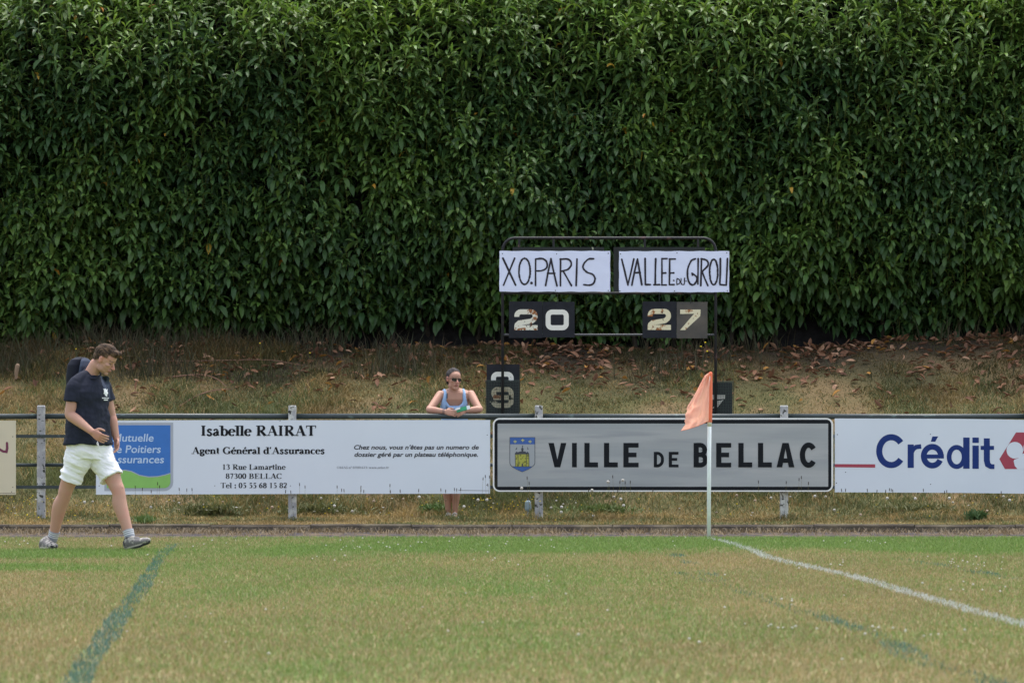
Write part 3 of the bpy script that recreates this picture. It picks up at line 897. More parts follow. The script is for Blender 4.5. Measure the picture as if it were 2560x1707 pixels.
# a serif alphabet: (advance, [(mode, points)], [serif positions]); cap height 1, y up; modes a = contrast pen, t thin, T thick, m medium
XH = .66
def V_(x, a=0, b=1): return ('T', [(x, a), (x, b)])
GL = {
 'I': (.48, [V_(.24)], [(.24, 0), (.24, 1)]),
 'L': (.80, [V_(.24), ('t', [(.24, .03), (.72, .03)]), ('t', [(.72, 0), (.74, .27)])], [(.24, 1), (.24, 0)]),
 'E': (.82, [V_(.24), ('t', [(.24, .03), (.72, .03)]), ('t', [(.72, 0), (.75, .27)]), ('t', [(.24, .97), (.7, .97)]), ('t', [(.7, 1), (.7, .76)]), ('t', [(.24, .52), (.52, .52)]), ('t', [(.53, .64), (.53, .4)])], [(.2, 0), (.2, 1)]),
 'T': (.86, [V_(.43), ('t', [(.06, .97), (.8, .97)]), ('t', [(.06, 1), (.06, .75)]), ('t', [(.8, 1), (.8, .75)])], [(.43, 0)]),
 'B': (.84, [V_(.24), ('a', [(.24, .97)] + arc(.44, .76, .2, .21, 90, -90) + [(.24, .54)]), ('a', [(.3, .5)] + arc(.46, .27, .24, .24, 90, -90) + [(.24, .03)])], [(.2, 0), (.2, 1)]),
 'R': (.90, [V_(.24), ('a', [(.24, .97)] + arc(.45, .75, .22, .22, 90, -90) + [(.24, .5)]), ('T', [(.42, .5), (.76, .02)])], [(.24, 0), (.2, 1), (.8, 0)]),
 'A': (.88, [('t', [(.43, .98), (.12, 0)]), ('T', [(.43, 1), (.74, 0)]), ('t', [(.22, .34), (.6, .34)])], [(.12, 0), (.76, 0)]),
 'C': (.86, [('a', arc(.48, .5, .37, .48, 42, 318, 22)), ('t', [(.75, 1), (.75, .68)])], []),
 'G': (.94, [('a', arc(.48, .5, .37, .48, 42, 312, 22)), ('t', [(.75, 1), (.75, .68)]), V_(.74, .05, .42)], [(.76, .43)]),
 'O': (.92, [('ac', arc(.46, .5, .36, .48, 0, 345, 23))], []),
 'S': (.66, [('m', [(.55, .78), (.5, .93), (.33, .97), (.17, .9), (.13, .75), (.22, .6), (.42, .48), (.55, .34), (.54, .15), (.4, .03), (.25, .03), (.12, .15), (.1, .27)])], []),
 'l': (.36, [V_(.18, 0, 1)], [(.18, 0), (.12, 1)]),
 'i': (.36, [V_(.18, 0, XH), ('d', [(.18, .9)])], [(.18, 0), (.12, XH)]),
 'b': (.66, [V_(.17, 0, 1), ('a', arc(.36, .33, .21, .31, 150, -150, 16))], [(.1, 1)]),
 'd': (.66, [V_(.5, 0, 1), ('a', arc(.31, .33, .21, .31, 30, 330, 16))], [(.44, 1), (.56, 0)]),
 'e': (.58, [('a', [(.1, .38), (.48, .38)] + arc(.3, .33, .21, .31, 15, 320, 16))], []),
 'a': (.60, [V_(.4, .05, .48), ('a', [(.4, .5), (.33, .63), (.2, .62), (.1, .5)]), ('a', [(.4, .4), (.16, .27), (.1, .14), (.18, .03), (.3, .04), (.4, .14)]), ('t', [(.4, .05), (.55, .05)])], []),
 'g': (.60, [('ac', arc(.28, .44, .16, .2, 0, 340, 16)), ('m', [(.2, .24), (.12, .14), (.3, .06), (.5, 0), (.5, -.16), (.3, -.26), (.1, -.2), (.1, -.08), (.2, 0)]), ('t', [(.4, .6), (.56, .62)])], []),
 'n': (.70, [V_(.17, 0, XH), ('a', [(.2, .5), (.33, .63), (.47, .58), (.52, .45), (.52, 0)])], [(.17, 0), (.1, XH), (.52, 0)]),
 'm': (1.04, [V_(.17, 0, XH), ('a', [(.2, .5), (.33, .63), (.45, .58), (.5, .45), (.5, 0)]), ('a', [(.53, .5), (.66, .63), (.79, .58), (.84, .45), (.84, 0)])], [(.17, 0), (.1, XH), (.5, 0), (.84, 0)]),
 'u': (.70, [('a', [(.17, XH), (.17, .2), (.22, .05), (.35, .03), (.5, .15)]), V_(.52, 0, XH)], [(.11, XH), (.46, XH), (.58, 0)]),
 'r': (.52, [V_(.17, 0, XH), ('a', [(.2, .46), (.32, .62), (.42, .62)]), ('d', [(.43, .55)])], [(.17, 0), (.1, XH)]),
 't': (.42, [('T', [(.19, .9), (.19, .1)]), ('t', [(.19, .06), (.36, .05)]), ('t', [(.05, .63), (.36, .63)])], []),
 'f': (.42, [('T', [(.19, .85), (.19, 0)]), ('t', [(.19, .85), (.26, .98), (.4, .96)]), ('t', [(.05, .63), (.36, .63)])], [(.19, 0)]),
 's': (.50, [('m', [(.4, .5), (.36, .61), (.22, .63), (.12, .55), (.14, .42), (.3, .32), (.4, .2), (.36, .06), (.22, .02), (.11, .08), (.09, .18)])], []),
 'c': (.54, [('a', arc(.3, .33, .21, .31, 45, 315, 16))], []),
 'o': (.62, [('ac', arc(.31, .33, .21, .31, 0, 340, 16))], []),
 'w': (.92, [('T', [(.1, XH), (.28, 0)]), ('t', [(.28, 0), (.44, .62)]), ('T', [(.44, XH), (.62, 0)]), ('t', [(.62, 0), (.8, XH)])], [(.1, XH), (.44, XH), (.8, XH)]),
 '0': (.62, [('ac', arc(.31, .5, .21, .48, 0, 345, 20))], []),
 '1': (.62, [V_(.32, 0, 1), ('t', [(.13, .86), (.32, .98)])], [(.32, 0)]),
 '2': (.62, [('a', [(.1, .75), (.16, .92), (.3, .98), (.46, .9), (.48, .7), (.4, .5), (.1, .05)]), ('T', [(.1, .08), (.52, .08)])], []),
 '3': (.62, [('a', [(.1, .82), (.2, .96), (.36, .96), (.46, .82), (.42, .65), (.26, .54)]), ('a', [(.26, .54), (.45, .46), (.5, .28), (.42, .08), (.24, .02), (.1, .08)])], []),
 '5': (.62, [('t', [(.2, .95), (.2, .58)]), ('T', [(.18, .92), (.52, .92)]), ('a', [(.2, .58), (.4, .56), (.5, .38), (.46, .12), (.28, .02), (.1, .07)])], []),
 '6': (.62, [('a', [(.5, .97), (.3, .88), (.15, .65), (.11, .35), (.16, .1), (.31, .02), (.46, .12), (.49, .33), (.42, .53), (.28, .57), (.15, .45)])], []),
 '7': (.62, [('T', [(.1, .92), (.52, .92)]), ('m', [(.5, .95), (.25, 0)])], []),
 '8': (.62, [('ac', arc(.31, .75, .17, .22, 0, 340, 16)), ('ac', arc(.31, .27, .2, .25, 0, 340, 16))], []),
 ' ': (.34, [], []), '.': (.3, [('d', [(.13, .06)])], []), ':': (.34, [('d', [(.17, .08)]), ('d', [(.17, .55)])], []),
 "'": (.3, [('m', [(.18, 1), (.1, .75)])], []), '/': (.36, [('t', [(.02, -.05), (.32, 1)])], []), '°': (.36, [('ac', arc(.17, .85, .1, .12, 0, 340, 10))], []),
}
GL['é'] = (GL['e'][0], GL['e'][1] + [('m', [(.24, .78), (.42, .98)])], [])
GL['Q'] = GL['O']

def serif_text(ink, text, x0, x1, ybase, cap, wt=1.0):
    adv = sum(GL[ch][0] for ch in text)
    sx = (x1 - x0) / adv; sy = cap
    T_, t_, m_ = .215 * wt, .075 * wt, .145 * wt
    T_ *= sx; t_ = t_ * sy; m_ *= sx
    cx = x0
    for ch in text:
        a, strokes, serifs = GL[ch]
        for mode, pts in strokes:
            q = [(cx + p[0] * sx, ybase - p[1] * sy) for p in pts]
            if mode == 'd': ink.disc(q[0][0], q[0][1], .62 * T_); continue
            if mode[0] == 'a':
                n = len(q); ws = []
                for i in range(n):
                    A_, B_ = (q[i - 1], q[(i + 1) % n]) if (mode == 'ac' or 0 < i < n - 1) else ((q[0], q[1]) if i == 0 else (q[-2], q[-1]))
                    dx, dy = B_[0] - A_[0], B_[1] - A_[1]
                    ws.append(t_ + (T_ - t_) * (abs(dy) / (math.hypot(dx, dy) + 1e-9)) ** 1.3)
                ink.stroke(q, ws, closed=(mode == 'ac'))
            else:
                ink.stroke(q, {'t': t_, 'T': T_ if abs(q[0][1] - q[-1][1]) > .3 * sy else T_ * .75, 'm': m_}[mode])
        for (a_, b_) in serifs:
            yy = ybase - (b_ * sy - (t_ / 2 if b_ > .3 else -t_ / 2))
            ink.stroke([(cx + (a_ - .17) * sx, yy), (cx + (a_ + .17) * sx, yy)], t_)
        cx += a * sx

def sans_text(text, x0, x1, ybase, cap, D_, name, m, parent, shear=0.0, bold=0.0, S_=None):
    """default sans lettering fitted into a width, laid on the plane at D_"""
    cu = bpy.data.curves.new("txt", 'FONT'); cu.body = text; cu.size = 1.0; cu.shear = shear; cu.offset = bold; cu.resolution_u = 3
    o = bpy.data.objects.new("txt", cu); SC.collection.objects.link(o)
    dg = bpy.context.evaluated_depsgraph_get()
    me = bpy.data.meshes.new_from_object(o.evaluated_get(dg))
    V = np.array([v.co[:] for v in me.vertices]); Fs = [tuple(p.vertices) for p in me.polygons]
    bpy.data.objects.remove(o); bpy.data.meshes.remove(me); bpy.data.curves.remove(cu)
    lo, hi = V[:, 0].min(), V[:, 0].max()
    X_ = x0 + (V[:, 0] - lo) / (hi - lo) * (x1 - x0)
    Y_ = ybase - V[:, 1] / .70 * cap
    S_ = S_ or D_
    W = np.stack([(X_ - CX) * S_ / F, np.full(len(V), D_ - .0015), CAM_H - (Y_ - HOR) * S_ / F], -1)
    return nmesh(name, W, Fs, m, parent)

DB = 59.90    # front plane of the boards
# --- cream board at the left edge
b1 = thing("advertising_board", "cream advertising board with a plum painted letter, cut off by the left edge", "sign board", P(-150, 1236, DB), "advertising boards on the pitch fence")
BP = slab(MB(), [(-620, 1051), (39.5, 1051), (39.5, 1236), (-620, 1236)], DB, .012).build("panel", M_cream, b1)
b1 = BP
ink = Ink(DB)
ink.stroke([(-14, 1118), (-4, 1121), (8, 1128), (16, 1129), (18, 1120), (17.5, 1107)], [5, 6, 6, 6.5, 6.5, 6], cap=True)
ink.build("lettering", M_plum, b1)
ink = Ink(DB)
for a, b in ((32, 1091), (32, 1217.5), (29, 1229)): ink.disc(a, b, 1.2)
ink.stroke([(-300, 1232.5), (38, 1232.5)], 1.0)
ink.build("screw_heads", M_tgrey, b1)

# --- insurance board
b2 = thing("advertising_board", "pale blue-white insurance board with black serif lettering and a blue and green logo", "sign board", P(732, 1235, DB), "advertising boards on the pitch fence")
b2 = slab(MB(), [(240, 1051), (500, 1050), (800, 1050), (1225.5, 1049.5), (1225, 1233.5), (800, 1234), (500, 1235), (240, 1236)], DB, .010).build("panel", M_boardw, b2)
ink = Ink(DB); ink.poly(rrect(261, 1056, 433, 1227, 22, corners=(0, 0, 1, 0))); ink.build("logo_border", M_silver, b2)
ink = Ink(DB - .0012); ink.poly(rrect(267, 1062.5, 426, 1219.5, 15, corners=(0, 0, 1, 0))); ink.build("logo_field", M_blue, b2)
ink = Ink(DB - .0026)
wave = [(267, 1190), (280, 1182), (292, 1178), (303, 1176), (312, 1174.5), (329, 1178), (349, 1187.6), (372, 1191.7), (395, 1190.6), (413.5, 1186.5), (426, 1182.6)]
ink.poly(wave + [(426, 1205)] + [(411 + 15 * math.cos(math.radians(a)), 1204.5 + 15 * math.sin(math.radians(a))) for a in (15, 35, 55, 75, 90)] + [(267, 1219.5)])
ink.build("logo_wave", M_green, b2)
ink = Ink(DB - .0036); ink.stroke(wave, 2.4); ink.build("logo_wave_edge", M_silver, b2)
sans_text("Mutuelle", 282, 384, 1103, 19, DB - .0016, "logo_text", M_ltext, b2, shear=.12, bold=.012)
sans_text("de Poitiers", 277, 402, 1131.4, 19, DB - .0016, "logo_text", M_ltext, b2, shear=.12, bold=.012)
sans_text("Assurances", 272, 410, 1157, 19, DB - .0016, "logo_text", M_ltext, b2, shear=.12, bold=.012)
for (txt, x0, x1, yb, cap) in (("Isabelle RAIRAT", 501, 791, 1089, 25.5), ("Agent Général d'Assurances", 479.5, 812, 1134.3, 17),
                              ("13 Rue Lamartine", 555, 714, 1173.4, 13.2), ("87300 BELLAC", 564, 705, 1196, 13), ("Tel : 05 55 68 15 82", 551, 718, 1219.3, 13)):
    ink = Ink(DB); serif_text(ink, txt, x0, x1, yb, cap, 1.0 if cap > 15 else .85); ink.build("lettering", M_tblack, b2)
ink = Ink(DB); serif_text(ink, "ORIAS n° 07001613/ www.orias.fr", 842, 972, 1171, 5.6, .75); ink.build("lettering", M_tlight, b2)
sans_text("Chez nous, vous n'êtes pas un numero de", 885, 1197, 1122.8, 10.8, DB, "lettering", M_tgrey, b2, shear=.22, bold=.026)
sans_text("dossier géré par un plateau téléphonique.", 886, 1195, 1141, 10.8, DB, "lettering", M_tgrey, b2, shear=.22, bold=.026)
ink = Ink(DB)
for a, b in ((248, 1214), (1218, 1087), (537, 1214), (726, 1214), (1217, 1212), (700, 1051.5)): ink.disc(a, b, 1.1)
ink.stroke([(1146, 1225), (1222, 1226)], .9)
ink.build("screw_heads", M_tgrey, b2)

# --- town sign
b3 = thing("town_sign", "grey metal town sign with black border, coat of arms and the words VILLE DE BELLAC", "sign", P(1658, 1228, DB), "advertising boards on the pitch fence")
DT = DB - .02
slab(MB(), rrect(1232, 1044.5, 2083, 1228.5, 17, 8), DT, .025).build("border", M_signw, b3)
ink = Ink(DT); ink.poly(rrect(1236, 1048.5, 2078.5, 1225, 13, 8)); ink.build("border_band", M_signk, b3)
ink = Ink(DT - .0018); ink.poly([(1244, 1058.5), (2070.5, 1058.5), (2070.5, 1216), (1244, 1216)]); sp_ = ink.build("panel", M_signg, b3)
ink = Ink(DT - .0034)
W_ = 13.0
def bold_line(pts, w=W_): ink.stroke(pts, w)
y0_, y1_ = 1106.8, 1167.6
def gV(x0, x1, a, b, w):
    m_ = (x0 + x1) / 2
    ink.poly([(x0, a), (x0 + w * 1.05, a), (m_, b - w * 1.5), (x1 - w * 1.05, a), (x1, a), (m_ + w * .55, b), (m_ - w * .55, b)])
def gI(x0, a, b, w): ink.poly([(x0, a), (x0 + w, a), (x0 + w, b), (x0, b)])
def gL(x0, x1, a, b, w): ink.poly([(x0, a), (x0 + w, a), (x0 + w, b - w * .95), (x1, b - w * .95), (x1, b), (x0, b)])
def gE(x0, x1, a, b, w):
    m_ = (a + b) / 2; h = w * .88
    ink.poly([(x0, a), (x1, a), (x1, a + h), (x0 + w, a + h), (x0 + w, m_ - h / 2 - .5), (x1 - w * .4, m_ - h / 2 - .5), (x1 - w * .4, m_ + h / 2 - .5), (x0 + w, m_ + h / 2 - .5), (x0 + w, b - h), (x1, b - h), (x1, b), (x0, b)])
def bowl(x0, x1, a, b, w):
    r_ = min((b - a) / 2, (x1 - x0) * .8); h = w / 2
    pts = [(x0, a + h * .9)] + arc(x1 - r_, a + r_, r_ - h, r_ - h * .9, -90, 0, 8) + arc(x1 - r_, b - r_, r_ - h, r_ - h * .9, 0, 90, 8) + [(x0, b - h * .9)]
    ink.stroke(pts, w * .95)
def gD(x0, x1, a, b, w): gI(x0, a, b, w); bowl(x0 + w * .5, x1, a, b, w)
def gB(x0, x1, a, b, w):
    m_ = (a + b) / 2 - 1; gI(x0, a, b, w); bowl(x0 + w * .5, x1 - 2, a, m_ + w * .42, w * .92); bowl(x0 + w * .5, x1, m_ - w * .42, b, w * .95)
def gA(x0, x1, a, b, w):
    m_ = (x0 + x1) / 2
    ink.poly([(x0, b), (m_ - w * .6, a), (m_, a), (m_, a + w * 1.1), (x0 + w * 1.08, b)])
    ink.poly([(m_, a), (m_ + w * .6, a), (x1, b), (x1 - w * 1.08, b), (m_, a + w * 1.1)])
    ink.stroke([(x0 + w * .9, b - w * 1.3), (x1 - w * .9, b - w * 1.3)], w * .85)
def gC(x0, x1, a, b, w):
    cx, cy = (x0 + x1) / 2 + 1, (a + b) / 2
    ink.stroke(arc(cx, cy, (x1 - x0) / 2 - w / 2 + 1, (b - a) / 2 - w / 2, -38, -322, 26), w)
gV(1371, 1416, y0_, y1_, W_); gI(1430, y0_, y1_, 12); gL(1461, 1495, y0_, y1_, W_); gL(1510, 1544.5, y0_, y1_, W_); gE(1558.5, 1596.5, y0_, y1_, W_)
gD(1634.5, 1660, 1129, y1_, 8); gE(1672, 1696.3, 1129, y1_, 8)
gB(1734, 1770, y0_, y1_, W_); gE(1790.5, 1828, y0_, y1_, W_); gL(1846, 1880.5, y0_, y1_, W_); gL(1895, 1929.5, y0_, y1_, W_); gA(1941.5, 1986, y0_, y1_, W_); gC(1999.5, 2041.5, 1105.5, 1168.8, W_)
ink.build("lettering", M_signk, sp_)
# coat of arms
def cc_(pts): return [(1260 + a * .08292, 1060 + b * .08292) for a, b in pts]
M_arm_blue = mat("arms_blue", (.05, .12, .36), .5, .3, noise_amt=.1)
M_arm_grey = mat("arms_silver", (.34, .365, .38), .5, .3)
M_arm_yel = mat("arms_gold", (.38, .38, .07), .5, .3, col2=(.16, .17, .035), noise_scale=45, lo=.52, hi=.62)
M_arm_dk = mat("arms_line", (.055, .06, .075), .5, .3)
shield = [(168, 390), (940, 390), (940, 1180), (915, 1235), (850, 1290), (740, 1360), (550, 1440), (365, 1360), (245, 1290), (190, 1235), (168, 1180)]
ink = Ink(DT - .0034); ink.poly(cc_(shield)); b3 = ink.build("coat_of_arms", M_arm_dk, b3)
sh_in = [(553 + (a - 553) * .955, 915 + (b - 915) * .972) for a, b in shield]
ink = Ink(DT - .0046); ink.poly(cc_(sh_in)); ink.build("shield_field", M_arm_grey, b3)
ink = Ink(DT - .0058); ink.poly(cc_([(185, 402), (922, 402), (922, 604), (185, 604)])); ink.poly(cc_([(250, 1278), (850, 1278), (740, 1350), (550, 1428), (365, 1350)])); ink.build("shield_band", M_arm_blue, b3)
ink = Ink(DT - .0058); ink.poly(cc_([(335, 900), (760, 900), (765, 1285), (340, 1285)])); ink.build("castle", M_arm_yel, b3)
ink = Ink(DT - .0070)
for x_, y_ in ((332, 525), (565, 488), (787, 525)):
    ink.poly(cc_([(x_, y_ - 55), (x_ + 14, y_ - 25), (x_ + 10, y_), (x_ + 28, y_ - 22), (x_ + 55, y_ - 2), (x_ + 40, y_ + 12), (x_ + 12, y_ + 10), (x_ + 10, y_ + 45), (x_ - 10, y_ + 45), (x_ - 12, y_ + 10), (x_ - 40, y_ + 12), (x_ - 55, y_ - 2), (x_ - 28, y_ - 22), (x_ - 10, y_), (x_ - 14, y_ - 25)]))
ink.build("fleur_de_lis", mat("arms_fleur", (.50, .50, .16), .5, .3), b3)
ink = Ink(DT - .0070)
ink.poly(cc_([(325, 915), (330, 880), (350, 850), (385, 820), (415, 845), (470, 825), (540, 815), (650, 820), (665, 860), (710, 825), (745, 865), (765, 915), (740, 905), (420, 905)]))
for pl in ([(552, 640), (552, 700)], [(556, 650), (575, 668)], [(378, 700), (385, 720)], [(712, 690), (712, 720)]): ink.stroke(cc_(pl), 1.3)
ink.poly(cc_([(520, 740), (552, 690), (590, 740), (580, 815), (528, 815)]))
ink.poly(cc_([(345, 750), (365, 735), (395, 705), (390, 745), (360, 770)])); ink.poly(cc_([(703, 740), (712, 715), (742, 748), (720, 768)]))
for x_ in (340, 425, 672, 750): ink.stroke(cc_([(x_, 905), (x_ + 4, 1285)]), 1.1)
ink.poly(cc_([(528, 1270), (535, 1200), (553, 1175), (575, 1200), (580, 1270)]))
ink.stroke(cc_([(245, 1278), (860, 1278)]), 1.0)
ink.build("castle_outline", M_arm_dk, b3)

# --- board with blue letters
b4 = thing("advertising_board", "white advertising board with large navy letters and a red logo at the right edge", "sign board", P(2400, 1232, DB), "advertising boards on the pitch fence")
b4 = slab(MB(), [(2087, 1045.5), (2400, 1046.5), (2560, 1049), (3100, 1050), (3100, 1236), (2560, 1233.5), (2400, 1231.5), (2087, 1230)], DB, .010).build("panel", M_boardw, b4)
ink = Ink(DB); ink.poly([(2087.3, 1159.5), (2188, 1160), (2188, 1168.5), (2087.3, 1167.5)]); ink.build("red_bar", M_red, b4)
ink = Ink(DB)
ink.stroke(arc(2228, 1127.2, 30, 34.8, -37, -323, 34), 15.3)
ink.poly([(2269, 1110.5), (2284.5, 1110.5), (2284.5, 1169), (2269, 1169)])
ink.stroke([(2279, 1133), (2283, 1123), (2290, 1117), (2303, 1115.5)], [9, 10.5, 11, 11.5])
ink.stroke(arc(2330.8, 1139.8, 21.5, 23.5, 0, -335, 34)[0:], 14.4)
ink.poly([(2315, 1135.6), (2359.7, 1135.6), (2359.7, 1145.6), (2315, 1145.6)])
ink.poly([(2331, 1090.6), (2345.5, 1090.6), (2338, 1103.6), (2327, 1103.6)])
ink.stroke(arc(2391.5, 1141.7, 18.8, 24.2, 0, 345, 30), 11.8, closed=True)
ink.poly([(2408, 1093.2), (2424, 1093.2), (2424, 1171), (2408, 1171)])
ink.poly([(2431, 1093.2), (2447, 1093.2), (2447, 1106.6), (2431, 1106.6)])
ink.poly([(2431, 1113.2), (2447, 1113.2), (2447, 1171.3), (2431, 1171.3)])
ink.poly([(2451.5, 1114), (2485, 1114), (2485, 1124), (2451.5, 1124)])
ink.stroke([(2467, 1095.3), (2467, 1150), (2469.5, 1161), (2477, 1165.8), (2486, 1166)], [15, 15, 14, 12, 12])
ink.build("lettering", M_navy, b4)
ink = Ink(DB); ink.poly([(2540, 1080.5), (2628, 1080.5), (2669, 1147), (2655, 1172), (2512, 1172), (2498.4, 1147)]); ink.build("logo_shape", M_red, b4)
ink = Ink(DB - .0012)
ink.disc(2537, 1125, 20.8); ink.disc(2579.5, 1120, 26.2 * .8)
ink.poly([(2534, 1152), (2536, 1148.5), (2545, 1145), (2553, 1137), (2557, 1133.5), (2640, 1133.5), (2640, 1172.5), (2544, 1172.5), (2537, 1164)])
ink.build("logo_circles", M_boardw, b4)
ink = Ink(DB)
for a, b in ((2093.5, 1086), (2091, 1207), (2326, 1085), (2326.5, 1210), (2114, 1180)): ink.disc(a, b, 1.2)
ink.build("screw_heads", M_tgrey, b4)

# --- little marker stake by the second post
st = thing("marker_stake", "thin grey stake with round pale blue cap below the town sign", "stake", P(1320, 1300, 60.1))
mb = MB(); mb.tube([P(1320, 1306, 60.1), P(1320, 1272, 60.1)], .012, 8); mb.build("stake", mat("stake_grey", (.30, .31, .29), .8), st, smooth=True)
mb = MB(); mb.tube([P(1320, 1270, 60.1), P(1320, 1257, 60.1)], [.034, .031], 14); mb.build("cap", mat("cap_blue", (.27, .36, .42), .5), st, smooth=True)
mb = MB(); mb.tube([P(1320, 1254, 60.1), P(1320, 1246, 60.1)], [.014, .009], 10); mb.build("cap_top", mat("cap_dark", (.09, .10, .11), .6), st, smooth=True)

# ------------------------------------------------------------------ scoreboard
DS = 62.0
def c3(a, b): return (1200 + a * .2806, 560 + b * .2806)
sb = thing("scoreboard", "black tubular steel scoreboard frame with rounded top standing behind the fence", "scoreboard", (P(1522, 0, DS).x, DS, float(bank_z(P(1522, 0, DS).x, DS))))
zg = lambda x_: float(bank_z(x_, DS)) - .1
xl, xr = P(1256.5, 0, DS).x, P(1789, 0, DS).x
zt = P(0, 595.5, DS).z; R_ = .13
mb = MB()
pts = [(xl, DS, zg(xl)), (xl, DS, zt - R_)] + [(xl + R_ - R_ * math.cos(math.radians(a)), DS, zt - R_ + R_ * math.sin(math.radians(a))) for a in range(15, 91, 15)]
pts += [(xr - R_ + R_ * math.sin(math.radians(a)), DS, zt - R_ + R_ * math.cos(math.radians(a))) for a in range(0, 91, 15)] + [(xr, DS, zg(xr))]
mb.tube(pts, .0155, 12, flat=True)
mb.build("frame", M_tube, sb, smooth=True)
for py, m_, r_ in ((733, M_tube, .013), (837, M_tubeg, .012)):
    mb = MB(); mb.tube([(xl, DS, P(0, py, DS).z), (xr, DS, P(0, py, DS).z)], r_, 10, flat=True); mb.build("crossbar", m_, sb, smooth=True)
for a0, a1 in ((290, 1105), (1190, 2005)):
    mb = MB(); slab(mb, [c3(a0, 206), c3(a1, 206), c3(a1, 605), c3(a0, 605)], DS - .022, .008); mb.build("backing_panel", M_panel, sb)
for k, (px, D_) in enumerate(((1298, DS), (1384, DS), (1612, DS), (1745, DS))):
    mb = MB(); mb.box(P(px, 0, DS).x - .012, P(px, 0, DS).x + .012, DS - .012, DS - .002, P(0, 731, DS).z, P(0, 597, DS).z); mb.build("strap", M_tube, sb)

def poster(x0, x1, y0, y1, strokes, label, pins):
    D_ = DS - .032
    t = thing("paper_banner", label, "paper sign", P(*c3((x0 + x1) / 2, y1), D_), "paper team names on the scoreboard")
    # slightly cockled sheet
    nx, ny = 46, 18
    V = []; 
    for j in range(ny):
        for i_ in range(nx):
            a = x0 + (x1 - x0) * i_ / (nx - 1) + (math.sin(j * .8) * 1.5 if i_ in (0, nx - 1) else 0); b = y0 + (y1 - y0) * j / (ny - 1) + (math.sin(i_ * .7 + x0) * 1.8 if j in (0, ny - 1) else 0)
            v = P(*c3(a, b), D_); V.append((v.x, D_ - .0025 * float(noise(i_ * .35, j * .5, seed=int(x0))) , v.z))
    Fs = [(j * nx + i_, j * nx + i_ + 1, (j + 1) * nx + i_ + 1, (j + 1) * nx + i_) for j in range(ny - 1) for i_ in range(nx - 1)]
    nb = len(V); V += [(v[0], D_ + .001, v[2]) for v in V]; Fs += [tuple(q + nb for q in f[::-1]) for f in Fs]
    t = nmesh("paper", V, Fs, M_paper, t, smooth=True)
    ink = Ink(D_ - .0025, D_)
    for pts in strokes:
        w_ = 15.5 if len(pts) < 30 else 15
        if isinstance(pts, tuple): pts, w_ = pts
        if len(pts) > 3 or True:
            q = [(p.x, p.y) for p in spline([(a, b, 0) for a, b in pts], 1, 4)[0]] if len(pts) > 3 else [pts[0]] + [((p0[0] + p1[0]) / 2, (p0[1] + p1[1]) / 2) for p0, p1 in zip(pts[:-1], pts[1:])] + [pts[-1]] if len(pts) == 2 else pts
        ww = [w_ * .2806 * random.uniform(.85, 1.2) for _ in q]
        ink.stroke([c3(a + random.uniform(-1.5, 1.5), b) for a, b in q], ww, cap=True)
    ink.build("handwriting", M_marker, t)
    ink = Ink(D_ - .003, D_)
    for a, b in pins: ink.disc(*c3(a, b), 1.3)
    ink.build("tacks", M_tgrey, t)

def ell(cx, cy, rx, ry): return [(cx + rx * math.sin(a * math.pi / 10), cy - ry * math.cos(a * math.pi / 10)) for a in range(21)]
poster(173, 1160, 240, 603, [
    [(205, 305), (318, 545)], [(308, 305), (210, 545)], ell(397, 422, 50, 116), ([(456, 522), (460, 526)], 22),
    [(495, 312), (495, 548)], [(495, 312), (560, 310), (597, 345), (590, 395), (545, 416), (497, 418)],
    [(632, 310), (583, 548)], [(632, 310), (685, 550)], [(600, 440), (668, 440)],
    [(717, 312), (717, 550)], [(717, 314), (785, 314), (815, 355), (785, 402), (720, 422)], [(745, 425), (815, 548)],
    [(864, 312), (858, 548)], [(1012, 310), (965, 314), (925, 355), (920, 395), (955, 430), (1005, 450), (1025, 490), (1010, 530), (975, 545), (922, 540)]],
    "white paper banner on the scoreboard, hand-lettered XO.PARIS in black", [(200, 265), (683, 267), (1143, 262), (672, 592), (1143, 593)])
poster(1238, 2220, 242, 607, [
    [(1262, 315), (1318, 545)], [(1318, 545), (1372, 312)], [(1352, 545), (1402, 312)], [(1402, 312), (1442, 540)], [(1376, 436), (1428, 432)],
    [(1472, 308), (1474, 540)], [(1474, 540), (1518, 540)], [(1565, 310), (1562, 540)], [(1550, 542), (1600, 540)],
    [(1620, 312), (1620, 543)], [(1620, 543), (1660, 543)], [(1620, 310), (1667, 308)], [(1622, 438), (1655, 436)],
    [(1690, 312), (1688, 540)], [(1688, 540), (1730, 540)], [(1688, 312), (1740, 312)], [(1690, 438), (1725, 436)], ([(1726, 502), (1729, 505)], 12),
    ([(1754, 485), (1754, 540)], 9), ([(1754, 485), (1778, 498), (1780, 525), (1755, 541)], 9), ([(1792, 485), (1792, 530), (1808, 540), (1820, 530), (1822, 482)], 9), ([(1834, 508), (1836, 510)], 9),
    [(1920, 310), (1880, 330), (1852, 400), (1850, 480), (1872, 532), (1905, 540), (1930, 505), (1928, 470), (1890, 440)], ([(1888, 438), (1892, 458)], 14),
    [(1945, 310), (1940, 535)], [(1972, 312), (1968, 548)], [(1972, 310), (2020, 325), (2030, 370), (1978, 425)], [(1978, 425), (2030, 548)],
    ell(2082, 428, 36, 113), [(2143, 308), (2138, 530)], [(2138, 540), (2195, 545)], [(2195, 545), (2203, 308)]],
    "white paper banner on the scoreboard, hand-lettered VALLEE DU GIROU in black", [(1252, 268), (1755, 258), (2198, 258), (1246, 597), (1733, 597), (2203, 594)])

